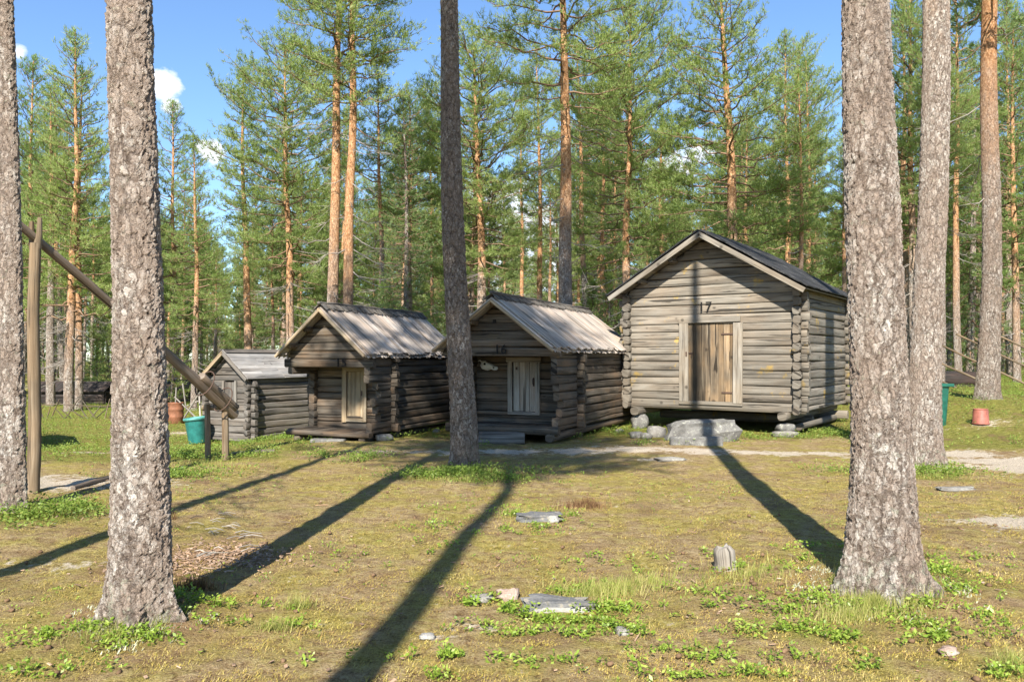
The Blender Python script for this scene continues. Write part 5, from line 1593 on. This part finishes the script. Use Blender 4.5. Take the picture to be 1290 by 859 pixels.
# grass tufts
GP = [patch(745, 750, .35, .25, 900), patch(770, 745, .3, .2, 500), patch(1105, 765, .35, .2, 1500), patch(1070, 780, .3, .15, 500), patch(820, 735, .4, .25, 350), patch(945, 725, .5, .3, 400), patch(660, 650, .5, .4, 300), patch(590, 605, .8, .4, 700), patch(60, 645, .8, .5, 700), patch(250, 585, 1.0, .6, 900), patch(1275, 840, .12, .1, 300), patch(1180, 600, .6, .4, 500),
      patch(375, 765, .12, .08, 260), patch(340, 795, .12, .07, 260), patch(140, 805, .3, .12, 260)]
for key, n in (('left', 420), ('right', 620), ('middle', 260), ('second_right', 300), ('far_left', 260)):
    l = HERO[key]['loc']; r0 = HERO[key]['marks'][-1][2] / F * l[1] / 2; a = rgc.random(n) * 6.283; r = r0 * (.92 + .5 * rgc.random(n) ** 2)
    GP.append(np.stack([l[0] + r * np.cos(a), l[1] + r * np.sin(a)], 1))
blades('grass_tufts', trunks_clear(np.vstack(GP)), .085, .0042, 'grass', 5, 'thin grass tufts among the sprigs', .6)
# moss and dead needles: fine texture of the near turf
n = 300000
yy = 2.7 + 9.5 * rgc.random(n) ** 1.5; xx = (rgc.random(n) * 2 - 1) * (.72 * yy + .5)
MP = np.stack([xx, yy], 1)
MP = trunks_clear(MP, 1.0)
MP = MP[rgc.random(len(MP)) > np.clip(f_sand(MP[:, 0], MP[:, 1]), 0, .92)]
tn = .15 + .75 * fbm(MP[:, 0] * 1.7, MP[:, 1] * 1.7, 61, 4) + .25 * (fbm(MP[:, 0] * 6, MP[:, 1] * 6, 67, 3) - .5)
blades('moss_and_needles', MP, .014, .0045, 'moss_blades', 6, 'yellowish moss and dead needles covering the clearing', 1.3, 'moss', tn)
# reindeer lichen at the feet of the two near trunks
LPt = []
for key, rr_ in (('left', .30), ('right', .38), ('second_right', .36)):
    l = HERO[key]['loc']; r0 = HERO[key]['marks'][-1][2] / F * l[1] / 2
    n = 4200; a = rgc.random(n) * 6.283; r = r0 * .95 + rr_ * rgc.random(n) ** 1.8
    LPt.append(np.stack([l[0] + r * np.cos(a), l[1] + r * np.sin(a)], 1))
LPt = clumpy(np.vstack(LPt), 7, .5, 14)
blades('reindeer_lichen', LPt, .020, .011, 'lichen', 7, 'pale lichen tufts round the feet of the big trunks', .8, 'lichen')
# brown heather tufts
blades('heather_tufts', np.vstack([patch(738, 638, .28, .12, 500), patch(238, 742, .16, .1, 320), patch(255, 742, .1, .06, 120), patch(1160, 700, .05, .05, 60), patch(210, 655, .2, .1, 100)]), .10, .006, 'heath', 9, 'dark brown heather tufts', .5, 'heather')

# chips and twigs in the litter patch and strewn about
b = MB(); rgl = np.random.default_rng(31)
for i in range(1250):
    if i < 850: g, sx, sy, _ = LITTER[rgl.choice([2, 2, 2, 3, 4])]; x, y = g[0] + rgl.normal() * sx * .5, g[1] + rgl.normal() * sy * .5
    else: y = 3.2 + 8 * rgl.random() ** 1.4; x = rgl.uniform(-.7, .7) * y
    L_ = rgl.uniform(.01, .042) if i % 18 else rgl.uniform(.06, .16)
    w_ = rgl.uniform(.006, .02) if i % 9 else .008
    z = float(th(x, y)) + .008
    b.box((x, y, z + rgl.random() * .015), (L_, w_, .006), rz=rgl.random() * 6.28, ry=rgl.normal() * .22, rx=rgl.normal() * .3, tone=rgl.random(), bev=.002)
tag(b.build('wood_chips', M['litter'], None), 'pinkish wood chips and twigs strewn on the turf, thickest beside the left trunk', 'wood chips', None, 'stuff')
b = MB()
for i in range(26):
    a, bb = [(272, 664), (285, 680), (262, 655), (250, 700)][i % 4]
    g = gp(a + rgl.normal() * 16, bb + rgl.normal() * 8); an = rgl.normal() * .5
    L_ = rgl.uniform(.08, .2); d = np.array([math.cos(an), math.sin(an), rgl.normal() * .06]) * L_
    b.tube([g + (0, 0, .02), g + d * .5 + (0, 0, .035), g + d + (0, 0, .02)], [.005, .004, .003], 6, rgl.random())
tag(b.build('fallen_twigs', M['stick'], None), 'grey fallen twigs on the chip covered patch beside the left trunk', 'twigs', None, 'stuff')
b = MB()
for i in range(170):
    if i < 60: l = HERO[('left', 'right', 'right')[i % 3]]['loc']; x, y = l[0] + rgl.normal() * .7, l[1] + rgl.normal() * .6
    else: y = 3.2 + 8 * rgl.random() ** 1.3; x = rgl.uniform(-.7, .7) * y
    b.blob((x, y, float(th(x, y)) + .012), (.042, .027, .026), i, 8, 6, .35, 2.0, rgl.random() * 6.28)
tag(b.build('pine_cones', M['cone'], None), 'small brown pine cones strewn over the clearing', 'pine cones', None, 'stuff')
# fallen bare branches in front of hut 14 and left
for lab, a, q, r in (('thin fallen pole lying on the bare ground left of the left trunk', (92, 617), (136, 604), .03), ('grey fallen board in front of the smallest hut', (292, 573), (345, 569), .03)):
    g0, g1 = gp(*a), gp(*q); b = MB(); b.tube([(0, 0, r * .7), (g1 - g0) * .5 + (0, 0, r), g1 - g0 + (0, 0, r * .7)], r, 8, .5, rough=.15)
    tag(b.build('fallen_pole', M['pole_grey'], None, g0), lab, 'pole')

# ------------------------------------------------------------------ light, sky, camera
w = bpy.data.worlds.new('World'); scene.world = w; w.use_nodes = True
nt = w.node_tree; nt.nodes.clear()
out = nt.nodes.new('ShaderNodeOutputWorld')
sky = nt.nodes.new('ShaderNodeTexSky'); sky.sky_type = 'NISHITA'; sky.sun_disc = False
sky.sun_elevation = SUN_EL; sky.sun_rotation = math.pi + math.atan2(SHX, SHY)
sky.air_density = 1.0; sky.dust_density = .15; sky.ozone_density = 2.0; sky.altitude = 200
dirv = N(nt, 'ShaderNodeVectorMath', {0: N(nt, 'ShaderNodeTexCoord').outputs['Generated']}, operation='NORMALIZE').outputs[0]
nz = noise(nt, vmul(nt, dirv, (1, 1, 1.6)), 9, 6, .6)
nz2 = noise(nt, vmul(nt, dirv, (1, 1, 1.6)), 26, 5, .6)
acc = None
for px, py, r in ((206, 108, .017), (214, 135, .012), (268, 192, .014), (255, 185, .009), (24, 66, .012), (622, 300, .09), (880, 200, .06), (700, 330, .06)):
    d = ray(px, py); d = d / np.linalg.norm(d)
    dist = N(nt, 'ShaderNodeVectorMath', {0: dirv, 1: tuple(d)}, operation='DISTANCE').outputs['Value']
    f = mth(nt, 'SUBTRACT', 1.0, mth(nt, 'DIVIDE', dist, r))
    acc = f if acc is None else mth(nt, 'MAXIMUM', acc, f)
cl = ramp(nt, mth(nt, 'ADD', mth(nt, 'MULTIPLY', acc, .8), mth(nt, 'MULTIPLY_ADD', nz, 2.9, mth(nt, 'MULTIPLY_ADD', nz2, 1.3, -2.12))), [(.12, 0), (.5, 1)])
skc = mix(nt, 1.0, sky.outputs[0], (.90, 1.06, 1.22), 'MULTIPLY')
col = mix(nt, mth(nt, 'MULTIPLY', cl, .9), skc, (7.5, 7.6, 7.8))
bg = N(nt, 'ShaderNodeBackground', {'Color': col, 'Strength': .078})
nt.links.new(bg.outputs[0], out.inputs['Surface'])

ld = bpy.data.lights.new('sun', 'SUN'); ld.energy = 5.0; ld.angle = R(.55); ld.color = (1.0, .94, .83)
sun = bpy.data.objects.new('sun', ld); COL.objects.link(sun)
sd_ = Vector((SHX * math.cos(SUN_EL), SHY * math.cos(SUN_EL), -math.sin(SUN_EL)))
sun.rotation_euler = sd_.to_track_quat('-Z', 'Y').to_euler(); sun.location = (-4, -20, 30)

cd = bpy.data.cameras.new('camera'); cam = bpy.data.objects.new('camera', cd); COL.objects.link(cam)
cd.sensor_width = 36; cd.lens = 36 * F / 1290; cd.clip_end = 2000; cd.clip_start = .05
cam.location = (0, 0, CAM_H); cam.rotation_euler = (math.pi / 2 + PITCH, 0, 0)
scene.camera = cam
vs = scene.view_settings
vs.view_transform = 'Standard'; vs.look = 'None'; vs.gamma = 1; vs.use_curve_mapping = False
vs.exposure = 1.32
